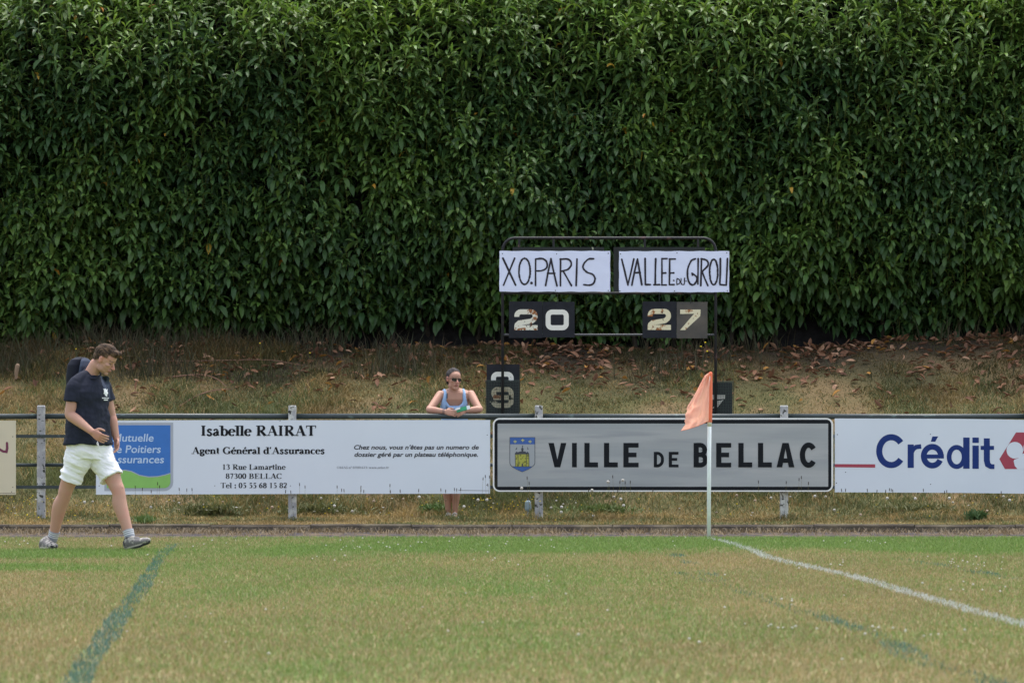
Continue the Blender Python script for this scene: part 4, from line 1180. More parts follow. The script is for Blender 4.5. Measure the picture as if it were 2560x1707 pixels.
def digit(ink, ch, x0, x1, y0, y1, f):
    """seven-ish chunky painted digits in crop coordinates mapped by f"""
    w = (x1 - x0) * .215; h = w / 2; k = .2806 if f is c3 else .12755
    X0, X1, Y0, Y1 = x0 + h, x1 - h, y0 + h, y1 - h
    s = lambda pts, closed=False: ink.stroke([f(a, b) for a, b in pts], w * k, closed)
    r_ = (X1 - X0) * .22
    if ch == '0':
        s(arc(X1 - r_, Y0 + r_, r_, r_, -90, 0, 5) + arc(X1 - r_, Y1 - r_, r_, r_, 0, 90, 5) + arc(X0 + r_, Y1 - r_, r_, r_, 90, 180, 5) + arc(X0 + r_, Y0 + r_, r_, r_, 180, 270, 5), True)
    if ch == '2':
        m_ = (Y0 + Y1) / 2
        s([(X0, y0 + (y1 - y0) * .36), (X0, Y0 + r_)] + arc(X0 + r_, Y0 + r_, r_, r_, 190, 270, 4) + arc(X1 - r_, Y0 + r_, r_, r_, -90, 0, 5) + [(X1, m_ - 22), (X1 - 8, m_ - 6), (X1 - 30, m_ + 12), (X0 + 22, Y1 - 42), (X0 + 3, Y1 - 25), (X0, Y1 - 8)])
        ink.poly([f(x0, y1 - w), f(x1, y1 - w), f(x1, y1), f(x0, y1)])
    if ch == '7':
        ink.poly([f(x0, y0), f(x1, y0), f(x1, y0 + w * .9), f(x0, y0 + w)])
        ink.poly([f(x1 - w * 1.1, y0 + w * .5), f(x1, y0 + w * .5), f(x1 - 3, y0 + w * 1.5), f(x0 + w * 1.15, y1), f(x0, y1)])
    if ch == '9':
        s([(X0, y1 - (y1 - y0) * .26), (X0, Y1 - r_)] + arc(X0 + r_, Y1 - r_, r_, r_, 180, 90, 4) + arc(X1 - r_, Y1 - r_, r_, r_, 90, 0, 4) + arc(X1 - r_, Y0 + r_, r_, r_, 0, -90, 4) + arc(X0 + r_, Y0 + r_, r_, r_, -90, -180, 4) + [(X0, (Y0 + Y1) / 2 - r_)] + [(X0 + r_ * .5, (Y0 + Y1) / 2 + 6), (X1, (Y0 + Y1) / 2 + 6)])

def number_plate(x0, x1, y0, y1, ch, box, mp_, md, label, f=c3, D_=DS - .03, hooks=()):
    t = thing("number_plate", label, "number plate", P(*f((x0 + x1) / 2, y1), D_), "score number plates")
    pl = slab(MB(), [f(x0, y0), f(x1, y0), f(x1, y1), f(x0, y1)], D_, .004).build("plate", mp_, t)
    ink = Ink(D_); digit(ink, ch, *box, f); ink.build("painted_digit", md, pl)
    for hx in hooks:
        mb = MB(); a = P(*f(hx, y0 + 12), D_ - .006); b = P(*f(hx, y0 - 18), D_ - .006); c_ = P(*f(hx, 600), DS - .016)
        mb.tube([a, b, c_], .003, 6); mb.build("hook", M_tube, t)
    return t
number_plate(258, 556, 690, 1015, '2', (306, 513, 760, 945), M_plate, M_digit, "dark plate with a rust-flecked white 2, leftmost on the scoreboard", hooks=(410,))
number_plate(558, 843, 692, 1010, '0', (585, 791, 762, 946), M_plate, M_digitc, "dark plate with a clean white 0 beside the left-hand 2", hooks=(690,))
number_plate(1448, 1751, 690, 1015, '2', (1494, 1701, 756, 943), M_plate, M_digity, "dark plate with a yellowed 2, under the right-hand paper banner", hooks=(1597,))
number_plate(1753, 2027, 694, 1018, '7', (1783, 1965, 762, 944), M_plateb, M_digity, "brownish worn plate with a rusty 7, rightmost on the scoreboard", hooks=(1877,))

# baskets of spare plates
def c2(a, b): return (1020 + a * .12755, 880 + b * .12755)
def basket(px0, px1, py0, py1, dn, df):
    """wire mesh basket from distance dn to df"""
    mb = MB()
    x0, x1 = P(px0, 0, DS).x, P(px1, 0, DS).x
    z1, z0 = P(0, py0, DS).z, P(0, py1, DS).z
    st_ = .0165; r_ = .0019
    def bar(a, b, r=r_): mb.add(*tube([a, b], r, 4, False))
    n = int((x1 - x0) / st_)
    for d_ in (dn, df):
        for i_ in range(n + 1):
            xx = x0 + (x1 - x0) * i_ / n; bar((xx, d_, z0), (xx, d_, z1))
        m_ = int((z1 - z0) / st_)
        for j in range(m_ + 1):
            zz = z0 + (z1 - z0) * j / m_; bar((x0, d_, zz), (x1, d_, zz))
    for d_ in np.arange(dn, df + .001, .02):
        for xx in (x0, x1): bar((xx, d_, z0), (xx, d_, z1))
        bar((x0, d_, z0), (x1, d_, z0))
    for xx in (x0, x1): bar((xx, dn, z1), (xx, df, z1), .005)
    for d_ in (dn, df): bar((x0, d_, z1), (x1, d_, z1), .005)
    return mb.build("wire_basket", M_wire, sb)
basket(1213, 1300, 951, 1052, DS + .03, DS + .11)
basket(1752, 1834, 953.5, 1052, DS + .03, DS + .11)
number_plate(1540, 2190, 240, 1180, '0', (1628, 2070, 385, 790), M_plate, M_digitc, "tall dark plate with white 0 standing out of the left basket", f=c2, D_=DS + .085)
number_plate(1530, 2180, 565, 1330, '9', (1630, 2068, 683, 1090), M_plate, M_digity, "dark plate with yellowed 9 inside the left wire basket", f=c2, D_=DS + .055)
def c8(a, b): return (1760 + a * .3401, 780 + b * .3401)
t = thing("number_plate", "dark plate with a half hidden 7 in the right wire basket beside the flag", "number plate", P(1800, 1050, DS + .06), "score number plates")
t = slab(MB(), [(1758, 956), (1831, 956), (1831, 1050), (1758, 1050)], DS + .06, .004).build("plate", M_plate, t)
ink = Ink(DS + .06, DS + .06); ink.poly([(1776, 987), (1813, 987), (1812, 997), (1776, 999)]); ink.poly([(1794, 1002), (1809, 999), (1792, 1020), (1781, 1020)]); ink.build("painted_digit", M_digitc, t)

# ------------------------------------------------------------------ corner flag
DF = 55.3
cf = thing("corner_flag", "white corner pole with a ragged salmon orange flag at the pitch corner", "corner flag", (P(1772, 0, DF).x, DF, 0))
mb = MB(); mb.tube([P(1772, 1352, DF), P(1772.5, 1200, DF), P(1774.5, 940, DF)], .0185, 14, flat=True); mb.build("pole", M_pole, cf, smooth=True)
mb = MB(); mb.tube([P(1773.6, 1066, DF), P(1773.8, 1056, DF), P(1774, 1048, DF)], [.019, .0215, .0225], 14, flat=True); mb.build("tie", mat("tie_cloth", (.6, .56, .48), .8), cf, smooth=True)
out = [(1772, 932), (1762, 938), (1751, 958), (1742, 976), (1733, 992), (1722, 1010), (1716, 1020), (1718, 1027), (1712.5, 1036), (1714, 1044), (1711, 1052), (1713, 1060), (1702, 1076.5)]
nv, nu = 37, 26
V = []
for j in range(nv):
    t_ = j / (nv - 1)
    s_ = t_ * (len(out) - 1); k = min(int(s_), len(out) - 2); fr_ = s_ - k
    ox = out[k][0] * (1 - fr_) + out[k + 1][0] * fr_; oy = out[k][1] * (1 - fr_) + out[k + 1][1] * fr_
    hx_, hy_ = 1774 - 2.5 * t_, 932 + (1052 - 932) * t_
    for i_ in range(nu):
        u_ = i_ / (nu - 1)
        px = hx_ * (1 - u_) + ox * u_; py = hy_ * (1 - u_) + oy * u_ + 3 * math.sin(u_ * math.pi) * t_
        f_ = math.sin(u_ * 11 + t_ * 5 + 1.5 * math.sin(t_ * 5)) * .030 * u_ ** .7 + math.sin(u_ * 21 - t_ * 9) * .006 + .03 * math.sin(u_ * 3.3 + t_ * 2) + .012 * math.sin(u_ * 4 - t_ * 17) * u_
        v = P(px, py, DF); V.append((v.x, DF - .02 - f_, v.z))
Fs = np.array([(j * nu + i_, j * nu + i_ + 1, (j + 1) * nu + i_ + 1, (j + 1) * nu + i_) for j in range(nv - 1) for i_ in range(nu - 1)])
fl = nmesh("flag", V, Fs, M_flag, cf, smooth=True)
mb = MB(); mb.tube([P(1774, 1053, DF), P(1775.3, 1000, DF), P(1776.3, 934, DF)], [.0235, .0225, .018], 14); h_ = mb.build("hem_sleeve", M_flagd, fl, smooth=True)
mb = MB(); mb.tube([Vector(V[(nv - 1) * nu + i_]) for i_ in range(2, nu)], .0022, 6); mb.build("lower_hem", M_flagd, fl, smooth=True)

# ------------------------------------------------------------------ people
def skin_cols(V, base=(.45, .25, .185), red=(.48, .20, .155)):
    n = noise(V[:, 0] * 14, V[:, 1] * 14, V[:, 2] * 14, seed=7)
    return lerp(base, red, sstep(.5, .75, n) * .35)

def add_hand(mb, wrist, d, side, nrm, curl=.5, sc=1.0, spread=.06):
    """palm and five fingers; d along the palm, side towards the thumb, nrm out of the palm (fingers curl that way)"""
    d, side, nrm = Vector(d).normalized(), Vector(side), Vector(nrm)
    side = (side - d * side.dot(d)).normalized()
    nrm = (nrm - d * nrm.dot(d) - side * nrm.dot(side)).normalized()
    wrist = Vector(wrist)
    pr = []
    for s_, a, b in ((-.01, .028, .021), (.02, .033, .018), (.05, .041, .016), (.08, .042, .014), (.092, .038, .012)):
        pr.append((wrist + d * s_ * sc, side * a * sc, nrm * b * sc))
    mb.add(*loft(pr, n=16, e=2.6))
    for k, (off, ln) in enumerate(((.030, .070), (.010, .078), (-.011, .073), (-.031, .058))):
        r_ = (.0088, .009, .0086, .0076)[k] * sc
        p = wrist + d * .085 * sc + side * off * sc
        dd = (d + side * spread * (1.5 - k)).normalized()
        pts = [p - dd * .012 * sc, p]
        cu_ = curl * (1 + .12 * k)
        for q, L_ in enumerate((.45, .32, .23)):
            dd = (dd * math.cos(cu_ * (.8 + .2 * q)) + nrm * math.sin(cu_ * (.8 + .2 * q))).normalized()
            p = p + dd * ln * L_ * sc; pts.append(p)
        mb.add(*limb(pts, [r_, r_, r_ * .96, r_ * .9, r_ * .75], n=10, sub=3))
    p = wrist + d * .022 * sc + side * .024 * sc
    t1 = p + (d * .55 + side * .75 + nrm * .35).normalized() * .035 * sc
    t2 = t1 + (d * .85 + side * .25 + nrm * .35).normalized() * .030 * sc
    t3 = t2 + (d * .9 + nrm * .35).normalized() * .022 * sc
    mb.add(*limb([p, t1, t2, t3], [.013 * sc, .0115 * sc, .010 * sc, .008 * sc], n=10, sub=3))

class Head:
    def __init__(s, c, fwd, pitch=0.0, roll=0.0, sc=1.0):
        f = Vector(fwd).normalized(); L_ = Vector((0, 0, 1)).cross(f).normalized(); U_ = f.cross(L_).normalized()
        M = Matrix((f, L_, U_)).transposed()
        M = M @ Matrix.Rotation(pitch, 3, 'Y') @ Matrix.Rotation(roll, 3, 'X')
        s.M = M; s.c = Vector(c); s.sc = sc
    def w(s, p): return s.c + s.M @ (Vector(p) * s.sc)
    def e(s, mb, p, r, rot=None, n=16, m=10):
        M = s.M @ rot if rot is not None else s.M
        mb.add(*ellipsoid(s.w(p), [q * s.sc for q in r], M, n, m))
    def local(s, V):
        return (np.array(V) - np.array(s.c)) @ np.array(s.M) / s.sc
    def build(s, mb, male=True):
        e = lambda *a, **k: s.e(mb, *a, **k)
        e((-.014, 0, .035), (.096, .075, .083)); e((.0, 0, .01), (.085, .071, .085))
        e((.034, 0, .035), (.058, .062, .052))                    # forehead
        e((.030, 0, -.035), (.058, .058, .070))                   # mid face
        e((.028, 0, -.078), (.050, .052 if male else .045, .036))
        e((.068, 0, -.100), (.020, .024, .017))                   # chin
        e((.012, .046, -.072), (.036, .013, .028)); e((.012, -.046, -.072), (.036, .013, .028))   # jaw angle
        for y in (-1, 1):
            e((.074, y * .024, .014), (.016, .024, .0075))        # brow
            e((.058, y * .040, -.022), (.026, .020, .016))        # cheekbone
            e((-.006, y * .076, -.006), (.017, .0075, .031), rot=Matrix.Rotation(math.radians(-12), 3, 'Y'))   # ear
            e((-.004, y * .080, .012), (.012, .0065, .014))
            e((.072, y * .030, -.004), (.011, .013, .008))        # eye lid
        mb.add(*limb([s.w((.082, 0, .008)), s.w((.096, 0, -.012)), s.w((.112, 0, -.034))], [.0075 * s.sc, .009 * s.sc, .0115 * s.sc], n=12))
        e((.098, .010, -.037), (.011, .0075, .0075)); e((.098, -.010, -.037), (.011, .0075, .0075))
        e((.090, 0, -.060), (.009, .021, .0045)); e((.088, 0, -.0685), (.010, .019, .0055)); e((.080, 0, -.064), (.016, .026, .014))
    def colour(s, V, C, male=True, stubble=0.3):
        l = s.local(V)
        F_, L_, U_ = l[:, 0], l[:, 1], l[:, 2]
        near = (F_ * F_ + L_ * L_ + U_ * U_) < .15 ** 2
        def k(cond, col, a):
            nonlocal C
            C = np.where((cond & near)[:, None], C * (1 - a) + np.array(col) * a, C)
        k((F_ > .085) & (U_ > -.075) & (U_ < -.056) & (abs(L_) < .024), (.36, .13, .11), .75)       # lips
        k((F_ > .082) & (abs(U_ + .0645) < .0022) & (abs(L_) < .022), (.10, .03, .03), .8)
        k((F_ > .060) & (abs(U_ + .004) < .006) & (abs(abs(L_) - .030) < .014), (.07, .045, .04), .85)    # eyes in their sockets
        k((F_ > .055) & (abs(U_ - .020) < .0045) & (abs(abs(L_) - .028) < .022), (.08, .045, .03), .8 if male else .45)     # brows
        k((F_ > .095) & (U_ < -.01) & (U_ > -.05), (.56, .21, .17), .45)        # nose tip
        k((abs(L_) > .068) & (abs(U_) < .035) & (F_ < .02), (.56, .20, .16), .4)   # ears
        if male:
            k((U_ < -.045) & (F_ > -.01) & ~((U_ > -.077) & (U_ < -.055) & (F_ > .085)), (.26, .16, .12), stubble)
        return C

def hair_mesh(hd, shapes, keep, base, tip, seed, name, parent, amp=.004, voxel=.004):
    mb = MB()
    for p, r in shapes: hd.e(mb, p, r, n=24, m=14)
    V, N, Fs = union(mb, voxel, 2)
    l = hd.local(V)
    n = noise(l[:, 0] * 45, l[:, 1] * 150, l[:, 2] * 45, seed=seed)
    V = V + N * ((n - .45) * amp * 2)[:, None]
    ok = keep(l)
    Fs = [f for f in Fs if all(ok[i_] for i_ in f)]
    C = lerp(base, tip, sstep(.35, .7, noise(l[:, 0] * 30, l[:, 1] * 160, l[:, 2] * 40, seed=seed + 1)))
    return nmesh(name, V, Fs, M_hair, parent, cols=C, smooth=True)

# ---- the walking man
DM = 50.0
man = thing("person", "young man walking right in navy T-shirt and white shorts, head bowed", "person", (P(230, 0, DM).x, DM, 0))
def Q(px, py, dy=0.0):
    v = P(px, py, DM); return Vector((v.x, DM + dy, v.z))
f_m = Vector((.80, -.60, 0)); r_m = Vector((-.60, -.80, 0))
mb = MB()
hipc = Q(221, 1108)
# legs
rh, lh = Q(203, 1112, -.07), Q(240, 1112, .08)
rk, ra = Q(163, 1228, .02), Q(127, 1350, .16)
lk, la = Q(295, 1222, -.06), Q(329, 1346, -.16)
def leg(mb, h, k, a, bend):
    m1 = h.lerp(k, .5); m2 = k.lerp(a, .32); m3 = k.lerp(a, .7)
    mb.add(*limb([h, m1 + bend * .012, k.lerp(h, .12), k, k.lerp(a, .12), m2 - bend * .018, m3 - bend * .006, a], [.092, .084, .064, .060, .056, .062, .046, .037], n=20))
    mb.add(*ellipsoid(k + bend * .028 + Vector((0, 0, .004)), (.034, .034, .04)))
leg(mb, rh, rk, ra, f_m); leg(mb, lh, lk, la, f_m)
# feet inside the shoes
rt, rhl = Q(148, 1367, -.06), Q(107, 1367, .20)
lt, lhl = Q(387, 1346, -.36), Q(327, 1368, -.14)
for a_, h_, t_ in ((ra, Q(104, 1371, .17), Q(143, 1371, -.10)), (la, Q(324, 1369, -.14), Q(386, 1352, -.34))):
    up_ = Vector((0, 0, .035)); mb.add(*limb([a_, h_.lerp(t_, .2) + up_, h_.lerp(t_, .55) + up_], [.034, .034, .024]))
# trunk
tr = [(hipc, .17, .12), (Q(221, 1065), .155, .115), (Q(220, 1015), .175, .12), (Q(220, 975, 0), .185, .118), (Q(221, 955, 0), .16, .10), (Q(223, 940, 0), .09, .07)]
mb.add(*loft([(c_, r_m * a, f_m * b) for c_, a, b in tr], n=26, e=2.3))
mb.add(*limb([Q(220, 952, .0), Q(229, 933, -.01), Q(241, 912, -.03)], [.066, .060, .058], n=18))
# arms
rs, ls = Q(190, 966, -.14), Q(255, 965, .15)
re, rw = Q(178.5, 1036, -.17), Q(236, 1079, -.29)
le, lw = Q(274, 1040, .18), Q(288, 1097, .14)
for s_, e_, w_ in ((rs, re, rw), (ls, le, lw)):
    mb.add(*limb([s_, s_.lerp(e_, .35), s_.lerp(e_, .75), e_, e_.lerp(w_, .25), e_.lerp(w_, .6), w_], [.060, .054, .048, .044, .046, .038, .029], n=18))
add_hand(mb, rw, Q(262, 1096, -.33) - rw, Vector((.4, -.3, .75)), Vector((.1, .8, -.45)), curl=.35, sc=1.0)
add_hand(mb, lw, Q(291, 1122, .10) - lw, Vector((.5, -.8, .1)), Vector((-.6, -.4, -.1)), curl=.4, sc=.95)
hd = Head(Q(264, 898, -.06), Vector((.93, -.37, 0)), pitch=math.radians(30), sc=1.0)
hd.build(mb)
V, N, Fs = union(mb, .0045, 3)
C = hd.colour(V, skin_cols(V), True, .3)
# warmer knees, elbows and hands
for p_, r_ in ((rk, .07), (lk, .07), (re, .05), (rw + Vector((.06, 0, -.04)), .08)):
    dd = np.linalg.norm(V - np.array(p_), axis=1)
    C = lerp(C, (.46, .20, .15), sstep(r_, r_ * .3, dd) * .4)
# sparse leg hair darkens the shins a little
body = nmesh("body", V, Fs, M_skin, man, cols=C, smooth=True)

hair_mesh(hd, [((-.016, 0, .040), (.101, .080, .086)), ((-.030, 0, .0), (.080, .0755, .070)), ((.030, 0, .078), (.070, .064, .044)), ((.074, -.004, .094), (.034, .046, .027)), ((.092, .012, .100), (.020, .024, .018)), ((.0, 0, .09), (.07, .06, .045))],
          lambda l: ((l[:, 2] > .062) | (l[:, 0] < .042 - .35 * np.clip(.03 - l[:, 2], 0, 1) * 2.0)) & ((l[:, 2] > .026) | (l[:, 0] < -.018) | ((l[:, 0] < .004) & (l[:, 2] > .0))) & (l[:, 2] > -.055 + .5 * (l[:, 0] + .1)),
          (.028, .019, .014), (.115, .072, .045), 5, "hair", man, amp=.005)

# T-shirt
mb = MB()
tr = [(Q(220, 1111), .228, .178), (Q(220, 1085), .216, .168), (Q(219, 1050), .204, .155), (Q(219, 1010), .205, .148), (Q(219, 980), .212, .142), (Q(219, 962), .186, .125), (Q(219, 948), .140, .10), (Q(221, 938, .0), .105, .085)]
mb.add(*loft([(c_, r_m * a, f_m * b) for c_, a, b in tr], n=32, e=2.25))
mb.add(*limb([Q(224, 942, .0), Q(208, 943, -.07), Q(192, 959, -.13)], [.060, .050, .060], n=18)); mb.add(*limb([Q(230, 946, .0), Q(243, 950, .08), Q(254, 962, .14)], [.050, .045, .058], n=18))
for s_, e_, q_ in ((rs, re, .56), (ls, le, .50)):
    end = s_.lerp(e_, q_)
    inn = s_ + (Q(220, 962) - s_) * .35
    mb.add(*tube(*spline([inn, s_ + Vector((0, 0, -.002)), s_.lerp(end, .5), end], [.064, .066, .070, .073], 5), n=22, round_ends=False))
V, N, Fs = union(mb, .0055, 3)
fold = (noise(V[:, 0] * 7 + V[:, 2] * 5, V[:, 1] * 7, V[:, 2] * 9, seed=12, octv=3) - .5) * .040 + (noise(V[:, 0] * 22, V[:, 1] * 22, V[:, 2] * 9, seed=13, octv=2) - .5) * .008
V = V + N * (fold * sstep(1.5, 1.2, V[:, 2]) + .001)[:, None]
shirt = nmesh("shirt", V, Fs, M_shirt, man, smooth=True)
tree = BVHTree.FromPolygons([tuple(v) for v in V], [tuple(f) for f in Fs])
mb = MB(); a_, b_ = spline([Q(213, 921, .045), Q(209, 932, -.04), Q(222, 944, -.10), Q(241, 946, -.10), Q(252, 937, -.04), Q(246, 926, .04)], .006, 6)
mb.tube(a_, .0065, 8)
mb.build("collar", M_shirt, shirt, smooth=True)

def decal(name, polys, m, parent, tree, off=.010, origin=Vector((0, 0, CAM_H))):
    """print lying on the cloth: every outline is cut fine and dropped onto the surface"""
    mb = MB()
    for pts in polys:
        c_ = (sum(p[0] for p in pts) / len(pts), sum(p[1] for p in pts) / len(pts))
        V = []
        for (a, b) in [c_] + pts:
            t_ = P(a, b, DM); dr = (t_ - origin).normalized()
            loc, nr, _, dist = tree.ray_cast(origin, dr)
            V.append(loc - dr * off if loc is not None else t_)
        n = len(pts)
        mb.add(V, [(0, 1 + i_, 1 + (i_ + 1) % n) for i_ in range(n)])
    return mb.build(name, m, parent)
def c4(a, b): return (150 + a * .1148, 840 + b * .1148)
lion = [[(940, 1150), (975, 1145), (1000, 1140), (1005, 1165), (1040, 1150), (1030, 1195), (1045, 1230), (1045, 1260), (1025, 1275), (1030, 1310), (1010, 1318), (985, 1290), (975, 1300), (980, 1270), (950, 1255), (960, 1220), (955, 1190), (965, 1165)],
        [(915, 1338), (1065, 1340), (1065, 1362), (915, 1360)], [(955, 1376), (1042, 1378), (1040, 1400), (955, 1400)]]
decal("chest_emblem", [[c4(a, b) for a, b in q] for q in lion], M_print, shirt, tree)

# shorts
mb = MB()
mb.add(*loft([(Q(221, 1085), r_m * .180, f_m * .135), (Q(221, 1105), r_m * .192, f_m * .150), (Q(221, 1130), r_m * .195, f_m * .155), (Q(222, 1148), r_m * .175, f_m * .145)], n=30, e=2.4))
def short_leg(h, k, q_, r0, r1):
    e_ = h.lerp(k, q_)
    mb.add(*tube(*spline([h + Vector((0, 0, .03)), h.lerp(e_, .35), h.lerp(e_, .7), e_], [r0, r0 * 1.03, r1 * .99, r1], 6), n=26, round_ends=False))
short_leg(Q(206, 1118, -.06), rk + Vector((.012, 0, 0)), .76, .112, .102); short_leg(Q(238, 1118, .06), lk + Vector((-.004, 0, 0)), .74, .112, .103)
V, N, Fs = union(mb, .0055, 3)
fold = (noise(V[:, 0] * 6 - V[:, 2] * 5, V[:, 1] * 5, V[:, 2] * 26 + V[:, 0] * 12, seed=15, octv=3) - .5) * .034
V = V + N * fold[:, None]
shorts = nmesh("shorts", V, Fs, M_shorts, man, smooth=True)
mb = MB(); mb.tube(*spline([Q(243, 1104, -.17), Q(247, 1112, -.175), Q(244, 1122, -.17)], .004, 4), n=6); mb.tube(*spline([Q(247, 1104, -.17), Q(250, 1113, -.175), Q(251, 1120, -.172)], .004, 4), n=6)
mb.build("drawstring", M_shorts, shorts, smooth=True)

# socks and shoes
def sock(a, k, hl):
    top = a.lerp(k, .17)
    mb = MB(); pts, rr = spline([top, a.lerp(k, .08), a, a.lerp(hl, .75)], [.047, .045, .042, .046], 6)
    mb.tube(pts, rr, 20, flat=True)
    V = np.array([tuple(v) for v in mb.V])
    s_ = (V - np.array(top)) @ np.array((a - k).normalized())
    st_ = ((s_ > .008) & (s_ < .016)) | ((s_ > .024) & (s_ < .032)) | ((s_ > .040) & (s_ < .048))
    C = np.where(st_[:, None], np.array((.62, .63, .64)), np.array((.26, .27, .31)))
    mb.build("sock", M_sock, man, smooth=True, cols=C)
for a, k, hl in ((ra, rk, rhl), (la, lk, lhl)):
    # fine rings for crisp stripes
    top = a.lerp(k, .18)
    pts = [top.lerp(a, i_ / 24) for i_ in range(25)] + [a.lerp(hl, q) for q in (.3, .6, .8)]
    rr = [.0475 - .0045 * i_ / 24 for i_ in range(25)] + [.043, .045, .044]
    mb = MB(); mb.tube(pts, rr, 20, flat=True)
    V = np.array([tuple(v) for v in mb.V]); ring = np.repeat(np.arange(28), 20)[:len(V)]
    st_ = np.isin(ring, (3, 4, 8, 9, 13, 14))
    C = np.where(st_[:, None], np.array((.64, .65, .66)), np.array((.27, .28, .32)))
    mb.build("sock", M_sock, man, smooth=True, cols=C)
def shoe(hl, toe, ank, up):
    d = (toe - hl); L_ = d.length; d.normalize(); up = (up - d * up.dot(d)).normalized(); sd_ = d.cross(up)
    o = hl - d * .025
    mb = MB()
    prof = [(-.0, .030, .030, .040), (.03, .038, .046, .046), (.08, .040, .052, .044), (.13, .042, .042, .036), (.18, .048, .033, .026), (.23, .048, .028, .021), (.27, .040, .022, .016), (.292, .022, .018, .010)]
    mb.add(*loft([(o + d * s_ + up * (h_ * .5 + .012), sd_ * w_, up * (c_ + .006)) for s_, w_, h_, c_ in prof], n=24, e=2.4))
    mb.add(*limb([o + d * .055 + up * .045, ank.lerp(o + d * .055 + up * .06, .55)], [.046, .047], n=18))
    mb.add(*limb([o + d * .10 + up * .070, o + d * .17 + up * .052], [.026, .022], n=12))
    V, N, Fs = union(mb, .005, 2)
    s_ = nmesh("shoe", V, Fs, M_shoe, man, smooth=True)
    for nm, m_, z0, z1, g_ in (("midsole", M_midsole, .002, .014, .003), ("outsole", M_sole, -.016, .002, .004)):
        V2 = []; 
        ringn = 36
        for zz in (z0, z1):
            for k in range(ringn):
                a = 2 * math.pi * k / ringn
                s1 = .143 + .155 * math.cos(a); wv = np.interp(s1, [-.012, .03, .08, .13, .18, .23, .27, .298], [.02, .040, .041, .040, .048, .050, .042, .01]) + g_
                lift = .016 * max(0, (s1 - .22) / .07)
                V2.append(o + d * s1 + sd_ * (wv * math.copysign(abs(math.sin(a)) ** .7, math.sin(a))) + up * (zz + lift))
        Fs2 = [tuple(range(ringn)), tuple(range(2 * ringn - 1, ringn - 1, -1))] + [(k, (k + 1) % ringn, ringn + (k + 1) % ringn, ringn + k) for k in range(ringn)]
        nmesh(nm, V2, Fs2, m_, s_)
    mb = MB()
    for q in (.105, .125, .145, .165):
        c_ = o + d * q + up * (.083 - (q - .105) * .35)
        mb.tube([c_ - sd_ * .02, c_ + up * .004, c_ + sd_ * .02], .003, 6)
    mb.build("laces", M_midsole, s_, smooth=True)
shoe(Q(104, 1371, .17), Q(143, 1371, -.10), ra, Vector((0, 0, 1)))
shoe(Q(324, 1369, -.14), Q(386, 1352, -.34), la, Vector((-.25, -.12, 1)))

# backpack
bp = thing("backpack", "dark navy backpack with slate blue top worn by the walking man", "backpack", Q(190, 1050, .18))
bkd = -f_m
mb = MB()
def bc(px, py, dy): return Q(px, py, dy)
mb.add(*loft([(bc(197, 1055, .16), r_m * .10, f_m * .04), (bc(195, 1040, .16), r_m * .12, f_m * .055), (bc(194, 990, .16), r_m * .13, f_m * .07), (bc(194, 940, .16), r_m * .13, f_m * .07), (bc(194, 912, .15), r_m * .115, f_m * .065), (bc(196, 898, .14), r_m * .085, f_m * .05), (bc(199, 892, .14), r_m * .04, f_m * .022)], n=30, e=2.8))
V, N, Fs = union(mb, .006, 2)
nmesh("bag", V, Fs, M_bag, bp, smooth=True)
mb = MB(); mb.add(*loft([(bc(211, 938, .10), r_m * .085, f_m * .024), (bc(213, 915, .09), r_m * .075, f_m * .024), (bc(212, 902, .10), r_m * .058, f_m * .022), (bc(210, 895, .11), r_m * .03, f_m * .014)], n=24, e=2.6))
V, N, Fs = union(mb, .006, 2)
nmesh("back_pad", V, Fs, M_bagb, bp, smooth=True)
# shoulder strap over the far shoulder, lying on the shirt
stp = []
for (x0_, x1_, y_) in ((251, 270, 940), (252.5, 272.5, 946), (253.5, 273.5, 955), (256, 274.2, 963), (260, 275, 972), (266, 275.5, 984), (271, 276, 996)):
    row = []
    for q in range(5):
        a = x0_ + (x1_ - x0_) * q / 4
        t_ = P(a, y_, DM); o_ = Vector((0, 0, CAM_H)); dr = (t_ - o_).normalized()
        loc, nr, _, dist = tree.ray_cast(o_, dr)
        row.append((loc if loc is not None else Q(a, y_, .05)) - dr * .004)
    stp.append(row)
V = [v for row in stp for v in row]; Fs = [(j * 5 + i_, j * 5 + i_ + 1, (j + 1) * 5 + i_ + 1, (j + 1) * 5 + i_) for j in range(len(stp) - 1) for i_ in range(4)]
nb = len(V); V += [v + Vector((0, .006, 0)) for v in V]; Fs += [tuple(q + nb for q in f[::-1]) for f in Fs]
nmesh("shoulder_strap", V, Fs, M_bagb, bp, smooth=True)

# ---- the woman leaning on the rail
DWm = 60.35
wo = thing("person", "woman in light blue tank top and sunglasses leaning on the rail behind the fence", "person", (P(1138, 0, DWm).x, DWm, .11))
def W(px, py, dy=0.0):
    v = P(px, py, 60 + dy); return v
def cw(a, b, dy=0.0): return W(1020 + a * .12755, 880 + b * .12755, dy)
mb = MB()
X_, Y_ = Vector((1, 0, 0)), Vector((0, 1, 0))
mb.add(*loft([(W(1136, 1120, .42), X_ * .165, Y_ * .12), (W(1136, 1085, .42), X_ * .15, Y_ * .11), (W(1136, 1050, .38), X_ * .125, Y_ * .095), (W(1137, 1020, .32), X_ * .14, Y_ * .10), (W(1137, 998, .28), X_ * .155, Y_ * .10), (W(1137, 982, .27), X_ * .15, Y_ * .08), (W(1137, 975, .27), X_ * .085, Y_ * .06)], n=26, e=2.3))
mb.add(*limb([W(1136, 984, .28), W(1136, 972, .25), W(1136, 958, .24)], [.062, .050, .049], n=18))
mb.add(*limb([W(1110, 984, .27), W(1136, 978, .27), W(1166, 984, .27)], [.038, .044, .038], n=14))     # trapezius and shoulders
LS, RS = W(1101, 987, .26), W(1177, 986, .26)
LE, RE = W(1073, 1024, .06), W(1199, 1023, .07)
